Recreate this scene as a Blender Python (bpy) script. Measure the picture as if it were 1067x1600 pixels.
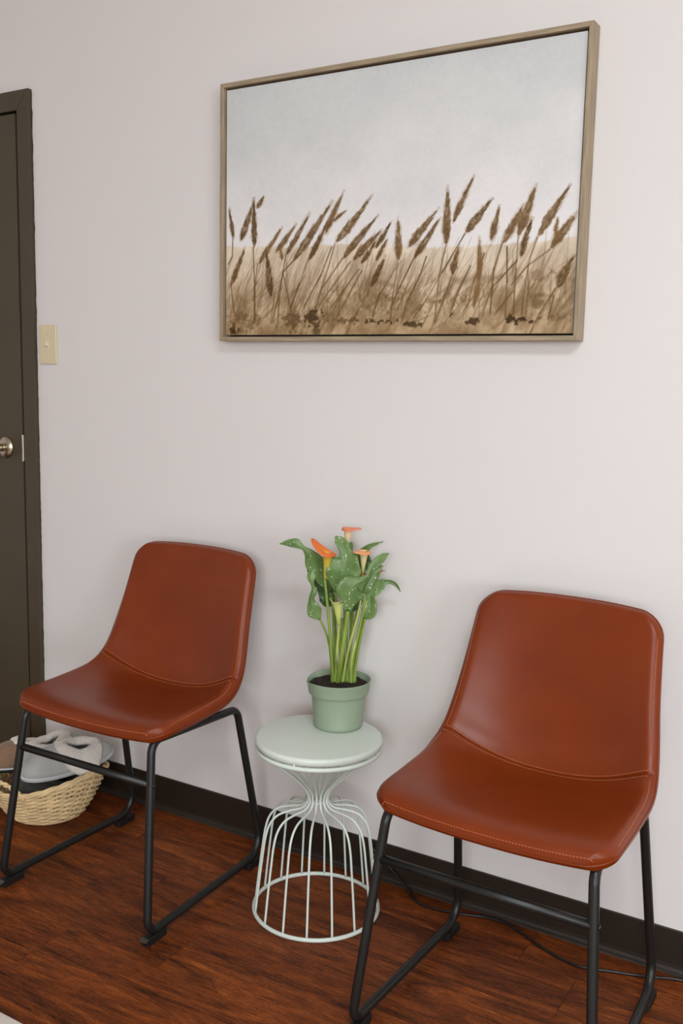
import bpy, bmesh, math, random
import numpy as np
from mathutils import Vector, Matrix, Quaternion

for o in list(bpy.data.objects):
    bpy.data.objects.remove(o)
scene = bpy.context.scene
COL = scene.collection
random.seed(11)
RNG = np.random.default_rng(5)


def lin(c):
    out = []
    for v in c:
        v = v / 255.0
        out.append(v / 12.92 if v <= 0.04045 else ((v + 0.055) / 1.055) ** 2.4)
    return tuple(out)


# ------------------------------------------------------------------ camera
cam_data = bpy.data.cameras.new('camera')
cam = bpy.data.objects.new('camera', cam_data)
COL.objects.link(cam)
cam_data.sensor_fit = 'VERTICAL'
cam_data.sensor_height = 36.0
cam_data.lens = 1514.88 / 1600.0 * 36.0
cam_data.clip_start = 0.02
PITCH, ROLL, YAW = 0.1384, 0.0210, 0.5404
fw = Vector((-math.sin(YAW) * math.cos(PITCH), math.cos(YAW) * math.cos(PITCH), -math.sin(PITCH)))
rt = Vector((math.cos(YAW), math.sin(YAW), 0))
up = rt.cross(fw)
r2 = rt * math.cos(ROLL) + up * math.sin(ROLL)
u2 = -rt * math.sin(ROLL) + up * math.cos(ROLL)
m = Matrix((r2, u2, -fw)).transposed().to_4x4()
m.translation = Vector((0, -2.0492, 1.2623))
cam.matrix_world = m
scene.camera = cam

# ------------------------------------------------------------------ world, daylight, exposure
world = bpy.data.worlds.new('daylight')
scene.world = world
world.use_nodes = True
bg = world.node_tree.nodes['Background']
bg.inputs[0].default_value = (0.80, 0.88, 1.0, 1)
bg.inputs[1].default_value = 1.0


def area(name, loc, rot, sx, sy, power, color):
    d = bpy.data.lights.new(name, 'AREA')
    d.shape = 'RECTANGLE'
    d.size, d.size_y, d.energy, d.color = sx, sy, power, color
    o = bpy.data.objects.new(name, d)
    o.location, o.rotation_euler = loc, rot
    COL.objects.link(o)
    return o


# daylight entering through the two windows, one in the wall opposite and one in the wall on the right
area('window_daylight', (1.45, -6.16, 1.85), (math.radians(90), 0, 0), 2.0, 1.85, 112.0, (0.87, 0.955, 1.0))
area('window_daylight_side', (5.16, -4.60, 1.40), (0, math.radians(90), 0), 1.7, 2.3, 125.0, (0.87, 0.955, 1.0))

scene.view_settings.view_transform = 'Standard'
scene.view_settings.look = 'None'
scene.view_settings.gamma = 1.0
scene.view_settings.use_curve_mapping = False
scene.view_settings.exposure = 0.20
try:
    scene.cycles.use_denoising = True
    scene.cycles.max_bounces = 8
    scene.cycles.diffuse_bounces = 5
except Exception:
    pass


# ------------------------------------------------------------------ mesh helpers
def link(name, verts, faces, mat=None, parent=None, smooth=True, loc=None):
    me = bpy.data.meshes.new(name)
    me.from_pydata([tuple(v) for v in verts], [], faces)
    me.update()
    return link_me(name, me, mat, parent, smooth, loc)


def link_me(name, me, mat=None, parent=None, smooth=True, loc=None):
    if mat:
        me.materials.append(mat)
    if smooth and len(me.polygons):
        me.polygons.foreach_set('use_smooth', [True] * len(me.polygons))
    o = bpy.data.objects.new(name, me)
    COL.objects.link(o)
    if loc is not None:
        o.location = loc
    if parent is not None:
        o.parent = parent
    return o


def link_bm(name, bm, mat=None, parent=None, smooth=False, loc=None):
    bmesh.ops.recalc_face_normals(bm, faces=bm.faces[:])
    me = bpy.data.meshes.new(name)
    bm.to_mesh(me)
    bm.free()
    return link_me(name, me, mat, parent, smooth, loc)


def empty(name, loc=(0, 0, 0), rz=0.0):
    o = bpy.data.objects.new(name, None)
    o.empty_display_size = 0.05
    o.location = loc
    o.rotation_euler = (0, 0, rz)
    COL.objects.link(o)
    return o


def tag(o, label, cat, group=None):
    o['label'] = label
    o['category'] = cat
    if group:
        o['group'] = group
    return o


def struct(o, label=None):
    o['kind'] = 'structure'
    if label:
        o['label'] = label
    return o


def box_bm(x0, x1, y0, y1, z0, z1, bev=0.0, seg=2, bm=None):
    own = bm is None
    if own:
        bm = bmesh.new()
    r = bmesh.ops.create_cube(bm, size=1.0)
    vs = r['verts']
    for v in vs:
        v.co = Vector(((x0 + x1) / 2 + v.co.x * (x1 - x0), (y0 + y1) / 2 + v.co.y * (y1 - y0), (z0 + z1) / 2 + v.co.z * (z1 - z0)))
    if bev > 0:
        es = list({e for v in vs for e in v.link_edges})
        bmesh.ops.bevel(bm, geom=es, offset=bev, segments=seg, affect='EDGES', profile=0.5)
    return bm


def box(name, x0, x1, y0, y1, z0, z1, mat, parent=None, bev=0.0, seg=2):
    return link_bm(name, box_bm(x0, x1, y0, y1, z0, z1, bev, seg), mat, parent, smooth=False)


def prism(name, poly, axis_from, axis_to, mat, parent=None, axis='x', bev=0.0):
    """extrude a closed 2-D polygon along an axis"""
    n = len(poly)
    vs = []
    for a in (axis_from, axis_to):
        for (p, q) in poly:
            vs.append((a, p, q) if axis == 'x' else ((p, a, q) if axis == 'y' else (p, q, a)))
    fs = [tuple(range(n)), tuple(range(2 * n - 1, n - 1, -1))]
    for i in range(n):
        j = (i + 1) % n
        fs.append((i, j, n + j, n + i))
    me = bpy.data.meshes.new(name)
    me.from_pydata(vs, [], fs)
    bm = bmesh.new()
    bm.from_mesh(me)
    bpy.data.meshes.remove(me)
    if bev:
        bmesh.ops.bevel(bm, geom=bm.edges[:], offset=bev, segments=2, affect='EDGES', profile=0.5)
    return link_bm(name, bm, mat, parent)


def tube_data(path, radius, sides=10, closed=False, caps=True):
    P = [Vector(p) for p in path]
    n = len(P)
    R = radius if isinstance(radius, (list, tuple)) else [radius] * n
    T = []
    for i in range(n):
        if closed:
            t = P[(i + 1) % n] - P[(i - 1) % n]
        else:
            t = P[min(i + 1, n - 1)] - P[max(i - 1, 0)]
        T.append(t.normalized() if t.length > 1e-9 else Vector((0, 0, 1)))
    ref = Vector((0, 0, 1)) if abs(T[0].z) < 0.9 else Vector((1, 0, 0))
    N = (ref - T[0] * ref.dot(T[0])).normalized()
    vs, fs, frames = [], [], []
    for i in range(n):
        if i:
            N = N - T[i] * N.dot(T[i])
            N = N.normalized() if N.length > 1e-9 else T[i].orthogonal().normalized()
        frames.append(N.copy())
    twist = 0.0
    if closed:
        Nn = frames[-1] - T[0] * frames[-1].dot(T[0])
        Nn.normalize()
        twist = math.atan2(T[0].dot(Nn.cross(frames[0])), Nn.dot(frames[0]))
    for i in range(n):
        N = frames[i]
        B = T[i].cross(N)
        a0 = twist * i / n
        for k in range(sides):
            a = a0 + 2 * math.pi * k / sides
            vs.append(P[i] + (N * math.cos(a) + B * math.sin(a)) * R[i])
    rings = n if closed else n - 1
    for i in range(rings):
        j = (i + 1) % n
        for k in range(sides):
            l = (k + 1) % sides
            fs.append((i * sides + k, i * sides + l, j * sides + l, j * sides + k))
    if not closed and caps:
        fs.append(tuple(range(sides - 1, -1, -1)))
        fs.append(tuple(range((n - 1) * sides, n * sides)))
    return vs, fs


def tube(name, path, radius, mat, parent=None, sides=10, closed=False):
    vs, fs = tube_data(path, radius, sides, closed)
    return link(name, vs, fs, mat, parent)


def join_data(parts):
    vs, fs = [], []
    for v, f in parts:
        o = len(vs)
        vs += v
        fs += [tuple(i + o for i in q) for q in f]
    return vs, fs


def fillet(points, radii, closed=True, seg=7):
    P = [Vector(p) for p in points]
    n = len(P)
    out = []
    for i in range(n):
        if not closed and i in (0, n - 1):
            out.append(P[i])
            continue
        a, b, c = P[(i - 1) % n], P[i], P[(i + 1) % n]
        d1, d2 = (a - b).normalized(), (c - b).normalized()
        ang = d1.angle(d2)
        r = radii[i]
        t = r / math.tan(ang / 2)
        p1, p2 = b + d1 * t, b + d2 * t
        cen = b + (d1 + d2).normalized() * (r / math.sin(ang / 2))
        v1, v2 = p1 - cen, p2 - cen
        for k in range(seg + 1):
            s = k / seg
            v = v1.lerp(v2, s)
            out.append(cen + v.normalized() * r)
    return out


def catmull(pts, n):
    P = np.array(pts, float)
    m_ = len(P)
    out = []
    for t in np.linspace(0, m_ - 1, n):
        i = min(int(t), m_ - 2)
        f = t - i
        p0, p1, p2, p3 = P[max(i - 1, 0)], P[i], P[i + 1], P[min(i + 2, m_ - 1)]
        out.append(0.5 * ((2 * p1) + (-p0 + p2) * f + (2 * p0 - 5 * p1 + 4 * p2 - p3) * f * f + (-p0 + 3 * p1 - 3 * p2 + p3) * f ** 3))
    return np.array(out)


def lathe_data(prof, seg=48, closed_prof=False):
    vs, fs = [], []
    n = len(prof)
    for (r, z) in prof:
        for k in range(seg):
            a = 2 * math.pi * k / seg
            vs.append(Vector((r * math.cos(a), r * math.sin(a), z)))
    for i in range(n if closed_prof else n - 1):
        j = (i + 1) % n
        for k in range(seg):
            l = (k + 1) % seg
            fs.append((i * seg + k, i * seg + l, j * seg + l, j * seg + k))
    if not closed_prof:
        if prof[0][0] > 1e-6:
            fs.append(tuple(range(seg - 1, -1, -1)))
        if prof[-1][0] > 1e-6:
            fs.append(tuple(range((n - 1) * seg, n * seg)))
    return vs, fs


def lathe(name, prof, mat, parent=None, seg=48, loc=None, closed_prof=False, smooth=True):
    vs, fs = lathe_data(prof, seg, closed_prof)
    me = bpy.data.meshes.new(name)
    me.from_pydata([tuple(v) for v in vs], [], fs)
    bm = bmesh.new()
    bm.from_mesh(me)
    bpy.data.meshes.remove(me)
    bmesh.ops.remove_doubles(bm, verts=bm.verts[:], dist=1e-6)
    return link_bm(name, bm, mat, parent, smooth=smooth, loc=loc)


# ------------------------------------------------------------------ materials
def nodes_of(name):
    mt = bpy.data.materials.new(name)
    mt.use_nodes = True
    nt = mt.node_tree
    return mt, nt, nt.nodes['Principled BSDF']


def N(nt, kind, **kw):
    n = nt.nodes.new(kind)
    for k, v in kw.items():
        setattr(n, k, v)
    return n


def pmat(name, rgb, rough=0.5, metal=0.0, var=0.0, scale=20.0, bump=0.0, bscale=200.0, spec=0.5, sheen=0.0, coat=0.0, stretch=None, bdist=0.002):
    """principled material, optional soft colour variation and fine relief from noise"""
    mt, nt, b = nodes_of(name)
    c = lin(rgb)
    b.inputs['Base Color'].default_value = (*c, 1)
    b.inputs['Roughness'].default_value = rough
    b.inputs['Metallic'].default_value = metal
    b.inputs['Specular IOR Level'].default_value = spec
    b.inputs['Sheen Weight'].default_value = sheen
    b.inputs['Coat Weight'].default_value = coat
    tc = N(nt, 'ShaderNodeTexCoord')
    src = tc.outputs['Object']
    if stretch:
        mp = N(nt, 'ShaderNodeMapping')
        mp.inputs['Scale'].default_value = stretch
        nt.links.new(src, mp.inputs[0])
        src = mp.outputs[0]
    if var > 0:
        nz = N(nt, 'ShaderNodeTexNoise')
        nz.inputs['Scale'].default_value = scale
        nz.inputs['Detail'].default_value = 5
        nt.links.new(src, nz.inputs['Vector'])
        rp = N(nt, 'ShaderNodeValToRGB')
        rp.color_ramp.elements[0].position = 0.3
        rp.color_ramp.elements[1].position = 0.7
        rp.color_ramp.elements[0].color = (*[x * (1 - var) for x in c], 1)
        rp.color_ramp.elements[1].color = (*[min(1, x * (1 + var)) for x in c], 1)
        nt.links.new(nz.outputs['Fac'], rp.inputs[0])
        nt.links.new(rp.outputs[0], b.inputs['Base Color'])
    if bump > 0:
        nb = N(nt, 'ShaderNodeTexNoise')
        nb.inputs['Scale'].default_value = bscale
        nb.inputs['Detail'].default_value = 3
        nt.links.new(src, nb.inputs['Vector'])
        bp = N(nt, 'ShaderNodeBump')
        bp.inputs['Strength'].default_value = bump
        bp.inputs['Distance'].default_value = bdist
        nt.links.new(nb.outputs['Fac'], bp.inputs['Height'])
        nt.links.new(bp.outputs[0], b.inputs['Normal'])
    return mt


M = {}
M['wall'] = pmat('wall_paint', (225, 219, 216), 0.75, var=0.012, scale=1.5, bump=0.12, bscale=260, spec=0.25, bdist=0.001)
M['ceiling'] = pmat('ceiling_paint', (232, 230, 225), 0.9, bump=0.1, bscale=150)
M['door'] = pmat('dark_door_paint', (73, 63, 45), 0.45, var=0.06, scale=9, bump=0.08, bscale=300, bdist=0.001)
M['casing'] = pmat('dark_trim_paint', (71, 60, 44), 0.42, var=0.06, scale=9, bump=0.1, bscale=220, bdist=0.001)
M['cove'] = pmat('vinyl_cove_base', (38, 29, 21), 0.45, var=0.08, scale=6, bump=0.05, bscale=90)
M['frame_wood'] = pmat('weathered_oak_frame', (158, 140, 114), 0.6, var=0.24, scale=14, stretch=(1, 14, 14), bump=0.15, bscale=40)
M['frame_wood_up'] = pmat('weathered_oak_frame_upright', (158, 140, 114), 0.6, var=0.24, scale=14, stretch=(14, 14, 1), bump=0.15, bscale=40)
M['canvas_side'] = pmat('white_canvas_edge', (214, 210, 206), 0.8, bump=0.1, bscale=900, bdist=0.0005)
M['backing'] = pmat('dark_backing_board', (38, 33, 28), 0.9)
M['black_steel'] = pmat('black_powder_coated_steel', (25, 25, 23), 0.38, bump=0.06, bscale=900, bdist=0.0004, spec=0.45)
M['rubber'] = pmat('black_plastic_foot', (17, 16, 15), 0.55)
M['bright_metal'] = pmat('dull_steel_clip', (110, 106, 98), 0.35, metal=0.9)
M['nickel'] = pmat('satin_nickel', (196, 184, 164), 0.28, metal=1.0)
M['ivory'] = pmat('ivory_plastic', (218, 204, 168), 0.38)
M['ivory_light'] = pmat('ivory_toggle_plastic', (226, 212, 184), 0.32)
M['mint'] = pmat('pale_mint_enamel', (214, 222, 213), 0.38, var=0.02, scale=12)
M['pot'] = pmat('sage_green_plastic', (143, 158, 134), 0.5, var=0.04, scale=14, bump=0.04, bscale=500, bdist=0.0005)
M['soil'] = pmat('dark_potting_soil', (42, 32, 24), 0.95, var=0.7, scale=160, bump=0.9, bscale=220, bdist=0.004)
M['stem'] = pmat('calla_stem_green', (128, 152, 62), 0.4, var=0.15, scale=25)
M['stem_pale'] = pmat('calla_stem_pale_green', (172, 184, 98), 0.4, var=0.12, scale=25)
M['stitch'] = pmat('tan_stitching_thread', (198, 118, 70), 0.6)
M['wicker'] = pmat('natural_wicker', (226, 196, 148), 0.6, var=0.16, scale=30, bump=0.2, bscale=400, bdist=0.001)
M['suede_grey'] = pmat('light_grey_suede', (172, 172, 168), 0.85, var=0.05, scale=25, bump=0.2, bscale=500, sheen=0.3, bdist=0.001)
M['suede_brown'] = pmat('brown_suede', (134, 104, 80), 0.9, var=0.14, scale=30, bump=0.2, bscale=500, sheen=0.3, bdist=0.001)
M['suede_dark'] = pmat('charcoal_suede', (62, 60, 56), 0.8, var=0.1, scale=25, bump=0.15, bscale=400, sheen=0.2, bdist=0.001)
M['fleece'] = pmat('cream_fleece', (228, 220, 210), 0.95, var=0.04, scale=40, bump=0.9, bscale=260, sheen=0.5, bdist=0.004)
M['sole_grey'] = pmat('pale_grey_sole_binding', (196, 196, 198), 0.7)
M['sole_dark'] = pmat('black_sole', (26, 25, 24), 0.6)
M['welt'] = pmat('grey_welt', (120, 116, 108), 0.6)
M['cord'] = pmat('black_rubber_cord', (22, 21, 20), 0.35)
M['window_frame'] = pmat('white_window_frame', (232, 230, 226), 0.4)

# leather
mt, nt, b = nodes_of('cognac_faux_leather')
tc = N(nt, 'ShaderNodeTexCoord')
nz = N(nt, 'ShaderNodeTexNoise')
nz.inputs['Scale'].default_value = 9
nz.inputs['Detail'].default_value = 4
nt.links.new(tc.outputs['Object'], nz.inputs['Vector'])
rp = N(nt, 'ShaderNodeValToRGB')
rp.color_ramp.elements[0].position, rp.color_ramp.elements[1].position = 0.3, 0.72
rp.color_ramp.elements[0].color = (*lin((115, 43, 7)), 1)
rp.color_ramp.elements[1].color = (*lin((124, 49, 9)), 1)
nt.links.new(nz.outputs['Fac'], rp.inputs[0])
nt.links.new(rp.outputs[0], b.inputs['Base Color'])
b.inputs['Roughness'].default_value = 0.36
b.inputs['Specular IOR Level'].default_value = 0.34
vo = N(nt, 'ShaderNodeTexVoronoi')
vo.inputs['Scale'].default_value = 620
nt.links.new(tc.outputs['Object'], vo.inputs['Vector'])
bp = N(nt, 'ShaderNodeBump')
bp.inputs['Strength'].default_value = 0.10
bp.inputs['Distance'].default_value = 0.0006
nt.links.new(vo.outputs['Distance'], bp.inputs['Height'])
nt.links.new(bp.outputs[0], b.inputs['Normal'])
M['leather'] = mt

# leaves: green with pale flecks; the shaded copy has shade put into its colour
for key, ca, cb in (('leaf', (88, 116, 62), (116, 144, 84)), ('leaf_shaded', (58, 86, 42), (84, 112, 58))):
    mt, nt, b = nodes_of('calla_' + key)
    tc = N(nt, 'ShaderNodeTexCoord')
    nz = N(nt, 'ShaderNodeTexNoise')
    nz.inputs['Scale'].default_value = 26
    nt.links.new(tc.outputs['Object'], nz.inputs['Vector'])
    rp = N(nt, 'ShaderNodeValToRGB')
    rp.color_ramp.elements[0].position, rp.color_ramp.elements[1].position = 0.3, 0.7
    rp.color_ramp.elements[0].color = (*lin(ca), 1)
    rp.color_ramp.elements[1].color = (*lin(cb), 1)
    nt.links.new(nz.outputs['Fac'], rp.inputs[0])
    vo = N(nt, 'ShaderNodeTexVoronoi')
    vo.inputs['Scale'].default_value = 150
    nt.links.new(tc.outputs['Object'], vo.inputs['Vector'])
    lt = N(nt, 'ShaderNodeMath', operation='LESS_THAN')
    lt.inputs[1].default_value = 0.22
    nt.links.new(vo.outputs['Distance'], lt.inputs[0])
    sep = N(nt, 'ShaderNodeSeparateColor')
    nt.links.new(vo.outputs['Color'], sep.inputs[0])
    gt = N(nt, 'ShaderNodeMath', operation='GREATER_THAN')
    gt.inputs[1].default_value = 0.62
    nt.links.new(sep.outputs[0], gt.inputs[0])
    mu = N(nt, 'ShaderNodeMath', operation='MULTIPLY')
    nt.links.new(lt.outputs[0], mu.inputs[0])
    nt.links.new(gt.outputs[0], mu.inputs[1])
    mx = N(nt, 'ShaderNodeMix', data_type='RGBA')
    mx.inputs[7].default_value = (*lin((206, 214, 180)), 1)
    nt.links.new(mu.outputs[0], mx.inputs[0])
    nt.links.new(rp.outputs[0], mx.inputs[6])
    nt.links.new(mx.outputs[2], b.inputs['Base Color'])
    b.inputs['Roughness'].default_value = 0.42
    M[key] = mt


def vcol_mat(name, rough, bump=0.0, bscale=500, spec=0.5):
    mt, nt, b = nodes_of(name)
    at = N(nt, 'ShaderNodeAttribute')
    at.attribute_name = 'print'
    nt.links.new(at.outputs['Color'], b.inputs['Base Color'])
    b.inputs['Roughness'].default_value = rough
    b.inputs['Specular IOR Level'].default_value = spec
    if bump:
        tc = N(nt, 'ShaderNodeTexCoord')
        nb = N(nt, 'ShaderNodeTexNoise')
        nb.inputs['Scale'].default_value = bscale
        nt.links.new(tc.outputs['Object'], nb.inputs['Vector'])
        bp = N(nt, 'ShaderNodeBump')
        bp.inputs['Strength'].default_value = bump
        bp.inputs['Distance'].default_value = 0.0006
        nt.links.new(nb.outputs['Fac'], bp.inputs['Height'])
        nt.links.new(bp.outputs[0], b.inputs['Normal'])
    return mt


M['petal'] = vcol_mat('calla_petal', 0.45)
M['print'] = vcol_mat('printed_canvas', 0.85, 0.25, 700, spec=0.2)

# wood plank flooring
mt, nt, b = nodes_of('dark_walnut_plank')
geo = N(nt, 'ShaderNodeNewGeometry')
oi = N(nt, 'ShaderNodeObjectInfo')
mulv = N(nt, 'ShaderNodeMath', operation='MULTIPLY')
mulv.inputs[1].default_value = 37.0
nt.links.new(oi.outputs['Random'], mulv.inputs[0])
cx = N(nt, 'ShaderNodeCombineXYZ')
nt.links.new(mulv.outputs[0], cx.inputs[0])
nt.links.new(mulv.outputs[0], cx.inputs[2])
ad = N(nt, 'ShaderNodeVectorMath', operation='ADD')
nt.links.new(geo.outputs['Position'], ad.inputs[0])
nt.links.new(cx.outputs[0], ad.inputs[1])


def wood_noise(sc, scale, detail, dist, rough=0.6):
    mp = N(nt, 'ShaderNodeMapping')
    mp.inputs['Scale'].default_value = sc
    nt.links.new(ad.outputs[0], mp.inputs[0])
    nz = N(nt, 'ShaderNodeTexNoise')
    nz.inputs['Scale'].default_value = scale
    nz.inputs['Detail'].default_value = detail
    nz.inputs['Distortion'].default_value = dist
    nz.inputs['Roughness'].default_value = rough
    nt.links.new(mp.outputs[0], nz.inputs['Vector'])
    return nz.outputs['Fac']


n1 = wood_noise((1.5, 9, 1), 2.2, 9, 1.2, 0.66)
n2 = wood_noise((5.0, 85, 1), 3.0, 5, 0.6, 0.7)
n3 = wood_noise((9, 40, 1), 7.0, 4, 2.0, 0.75)
mxa = N(nt, 'ShaderNodeMix', data_type='FLOAT')
mxa.inputs[0].default_value = 0.42
nt.links.new(n1, mxa.inputs[2])
nt.links.new(n2, mxa.inputs[3])
mxb = N(nt, 'ShaderNodeMix', data_type='FLOAT')
mxb.inputs[0].default_value = 0.30
nt.links.new(mxa.outputs[0], mxb.inputs[2])
nt.links.new(n3, mxb.inputs[3])
rp = N(nt, 'ShaderNodeValToRGB')
el = rp.color_ramp.elements
el[0].position, el[0].color = 0.40, (*lin((34, 17, 8)), 1)
el[1].position, el[1].color = 0.62, (*lin((176, 98, 42)), 1)
e = el.new(0.475)
e.color = (*lin((96, 46, 18)), 1)
e = el.new(0.545)
e.color = (*lin((130, 65, 26)), 1)
nt.links.new(mxb.outputs[0], rp.inputs[0])
hs = N(nt, 'ShaderNodeHueSaturation')
mr = N(nt, 'ShaderNodeMapRange')
mr.inputs[3].default_value, mr.inputs[4].default_value = 0.92, 1.08
nt.links.new(oi.outputs['Random'], mr.inputs[0])
nt.links.new(mr.outputs[0], hs.inputs['Value'])
nt.links.new(rp.outputs[0], hs.inputs['Color'])
nt.links.new(hs.outputs[0], b.inputs['Base Color'])
b.inputs['Roughness'].default_value = 0.5
b.inputs['Specular IOR Level'].default_value = 0.2
bp = N(nt, 'ShaderNodeBump')
bp.inputs['Strength'].default_value = 0.25
bp.inputs['Distance'].default_value = 0.0008
nt.links.new(n2, bp.inputs['Height'])
nt.links.new(bp.outputs[0], b.inputs['Normal'])
M['plank'] = mt
M['subfloor'] = pmat('dark_plank_joint', (24, 14, 9), 0.9)

# rug: off-white pile with rust motif
mt, nt, b = nodes_of('cream_rug_with_rust_motif')
tc = N(nt, 'ShaderNodeTexCoord')
vo = N(nt, 'ShaderNodeTexVoronoi')
vo.inputs['Scale'].default_value = 16
nt.links.new(tc.outputs['Object'], vo.inputs['Vector'])
nz = N(nt, 'ShaderNodeTexNoise')
nz.inputs['Scale'].default_value = 30
nt.links.new(tc.outputs['Object'], nz.inputs['Vector'])
sm = N(nt, 'ShaderNodeMath', operation='ADD')
nt.links.new(vo.outputs['Distance'], sm.inputs[0])
nt.links.new(nz.outputs['Fac'], sm.inputs[1])
rp = N(nt, 'ShaderNodeValToRGB')
el = rp.color_ramp.elements
el[0].position, el[0].color = 0.62, (*lin((172, 104, 62)), 1)
el[1].position, el[1].color = 0.74, (*lin((212, 202, 190)), 1)
nt.links.new(sm.outputs[0], rp.inputs[0])
nt.links.new(rp.outputs[0], b.inputs['Base Color'])
b.inputs['Roughness'].default_value = 0.95
M['rug'] = mt

# window pane
mt, nt, b = nodes_of('clear_window_glass')
b.inputs['Base Color'].default_value = (0.95, 0.97, 0.97, 1)
b.inputs['Roughness'].default_value = 0.02
b.inputs['Transmission Weight'].default_value = 1.0
M['glass'] = mt

# ------------------------------------------------------------------ the room
X0, X1, Y0, Z1 = -3.75, 5.2, -6.2, 2.92
DL, DR, DT = -3.320, -2.345, 2.022          # door opening
WX0, WX1, WZ0, WZ1 = 0.45, 2.45, 0.92, 2.78    # window opening


def wall_with_hole(name, a0, a1, hx0, hx1, hz0, hz1, y0, y1, mat, along='x'):
    """wall slab in the x-z plane with one rectangular opening, a single closed mesh"""
    xs, zs = [a0, hx0, hx1, a1], [0, hz0, hz1, Z1]
    if hz0 <= 0:
        zs = [0, hz1, Z1]
    bm = bmesh.new()
    hole_row = 0 if hz0 <= 0 else 1
    cells = [(i, k) for i in range(3) for k in range(len(zs) - 1) if not (i == 1 and k == hole_row)]
    vert = {}

    def V(i, k, s):
        if (i, k, s) not in vert:
            vert[(i, k, s)] = bm.verts.new((xs[i], (y0, y1)[s], zs[k]) if along == 'x' else ((y0, y1)[s], xs[i], zs[k]))
        return vert[(i, k, s)]
    cs = set(cells)
    for (i, k) in cells:
        for s in (0, 1):
            bm.faces.new((V(i, k, s), V(i + 1, k, s), V(i + 1, k + 1, s), V(i, k + 1, s)))
        for (di, dk, c0, c1) in ((-1, 0, (i, k), (i, k + 1)), (1, 0, (i + 1, k), (i + 1, k + 1)), (0, -1, (i, k), (i + 1, k)), (0, 1, (i, k + 1), (i + 1, k + 1))):
            if (i + di, k + dk) not in cs:
                bm.faces.new((V(*c0, 0), V(*c1, 0), V(*c1, 1), V(*c0, 1)))
    return link_bm(name, bm, mat)


struct(wall_with_hole('wall_back', X0, X1, DL, DR, 0, DT, 0.0, 0.12, M['wall']), 'pale blush grey painted wall behind the chairs')
struct(wall_with_hole('wall_front', X0, X1, WX0, WX1, WZ0, WZ1, Y0 - 0.12, Y0, M['wall']), 'pale wall opposite with the window')
struct(box('wall_left', X0 - 0.12, X0, Y0 - 0.12, 0.12, 0, Z1, M['wall']), 'pale wall beyond the door')
VY0, VY1, VZ0, VZ1 = -5.75, -3.45, 0.55, 2.25   # side window opening
struct(wall_with_hole('wall_right', Y0 - 0.12, 0.12, VY0, VY1, VZ0, VZ1, X1, X1 + 0.12, M['wall'], along='y'), 'pale wall on the right with the side window')
struct(box('ceiling', X0 - 0.12, X1 + 0.12, Y0 - 0.12, 0.12, Z1, Z1 + 0.1, M['ceiling']), 'plain white ceiling')

floor = struct(box('floor', X0 - 0.12, X1 + 0.12, Y0 - 0.12, 0.12, -0.06, -0.0035, M['subfloor']), 'dark walnut plank floor')
PW, PL_ = 0.15, 1.22
plank_mesh = {}
row_y = 0.01
row = 0
while row_y > Y0:
    y1, y0 = row_y, max(row_y - PW, Y0)
    if abs(y1 + 0.59) < 0.02:
        off = -1.578
    elif abs(y1 + 0.29) < 0.02:
        off = -1.548
    else:
        off = random.uniform(0, PL_)
    xs = off - math.ceil((off - X0) / PL_) * PL_
    while xs < X1:
        a, bx_ = max(xs, X0), min(xs + PL_, X1)
        if bx_ - a > 0.02:
            yt = min(y1, 0.0)
            key = (round(bx_ - a, 3), round(yt - y0, 3))
            if key not in plank_mesh:
                L_, W_ = key
                bm = box_bm(-L_ / 2 + 0.0004, L_ / 2 - 0.0004, -W_ / 2 + 0.0004, W_ / 2 - 0.0004, -0.0034, 0.0, 0.0005, 1)
                bmesh.ops.recalc_face_normals(bm, faces=bm.faces[:])
                me = bpy.data.meshes.new('plank')
                bm.to_mesh(me)
                bm.free()
                me.materials.append(M['plank'])
                plank_mesh[key] = me
            o = bpy.data.objects.new('plank', plank_mesh[key])
            o.location = ((a + bx_) / 2, (yt + y0) / 2, 0)
            COL.objects.link(o)
            o.parent = floor
        xs += PL_
    row_y -= PW
    row += 1

# vinyl cove base with its curved toe
cove = [(0.0, 0.0985), (-0.0030, 0.0985), (-0.0042, 0.0965), (-0.0042, 0.020), (-0.0052, 0.012), (-0.0080, 0.0060), (-0.0120, 0.0030), (-0.0135, 0.0), (0.0, 0.0)]
struct(prism('baseboard_back', cove, -2.3045, X1, M['cove'], axis='x'), 'dark brown vinyl cove baseboard along the wall')
struct(prism('baseboard_left', cove, X0, -3.3610, M['cove'], axis='x'), 'dark brown vinyl baseboard beyond the door')

# door casing: right board, head board, left board with mitred corners
CI, CO, CT, CTO = -2.3552, -2.3052, 2.0124, 2.0680
LI, LO = -3.3100, -3.3600


def mitred(name, quad, y0, y1, label):
    vs = [(x, y, z) for y in (y0, y1) for (x, z) in quad]
    fs = [(0, 1, 2, 3), (7, 6, 5, 4), (0, 4, 5, 1), (1, 5, 6, 2), (2, 6, 7, 3), (3, 7, 4, 0)]
    me = bpy.data.meshes.new(name)
    me.from_pydata(vs, [], fs)
    bm = bmesh.new()
    bm.from_mesh(me)
    bpy.data.meshes.remove(me)
    bmesh.ops.bevel(bm, geom=bm.edges[:], offset=0.0018, segments=2, affect='EDGES', profile=0.5)
    return struct(link_bm(name, bm, M['casing']), label)


t1 = mitred('trim_1', [(CI, 0), (CO, 0), (CO, CTO), (CI, CT)], -0.0135, 0.0, 'dark brown upright door casing beside the light switch')
mitred('trim_2', [(CI, CT), (CO, CTO), (LO, CTO), (LI, CT)], -0.0135, 0.0, 'dark brown head casing over the door')
mitred('trim_3', [(LI, 0), (LI, CT), (LO, CTO), (LO, 0)], -0.0135, 0.0, 'dark brown upright door casing on the far side')
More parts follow.
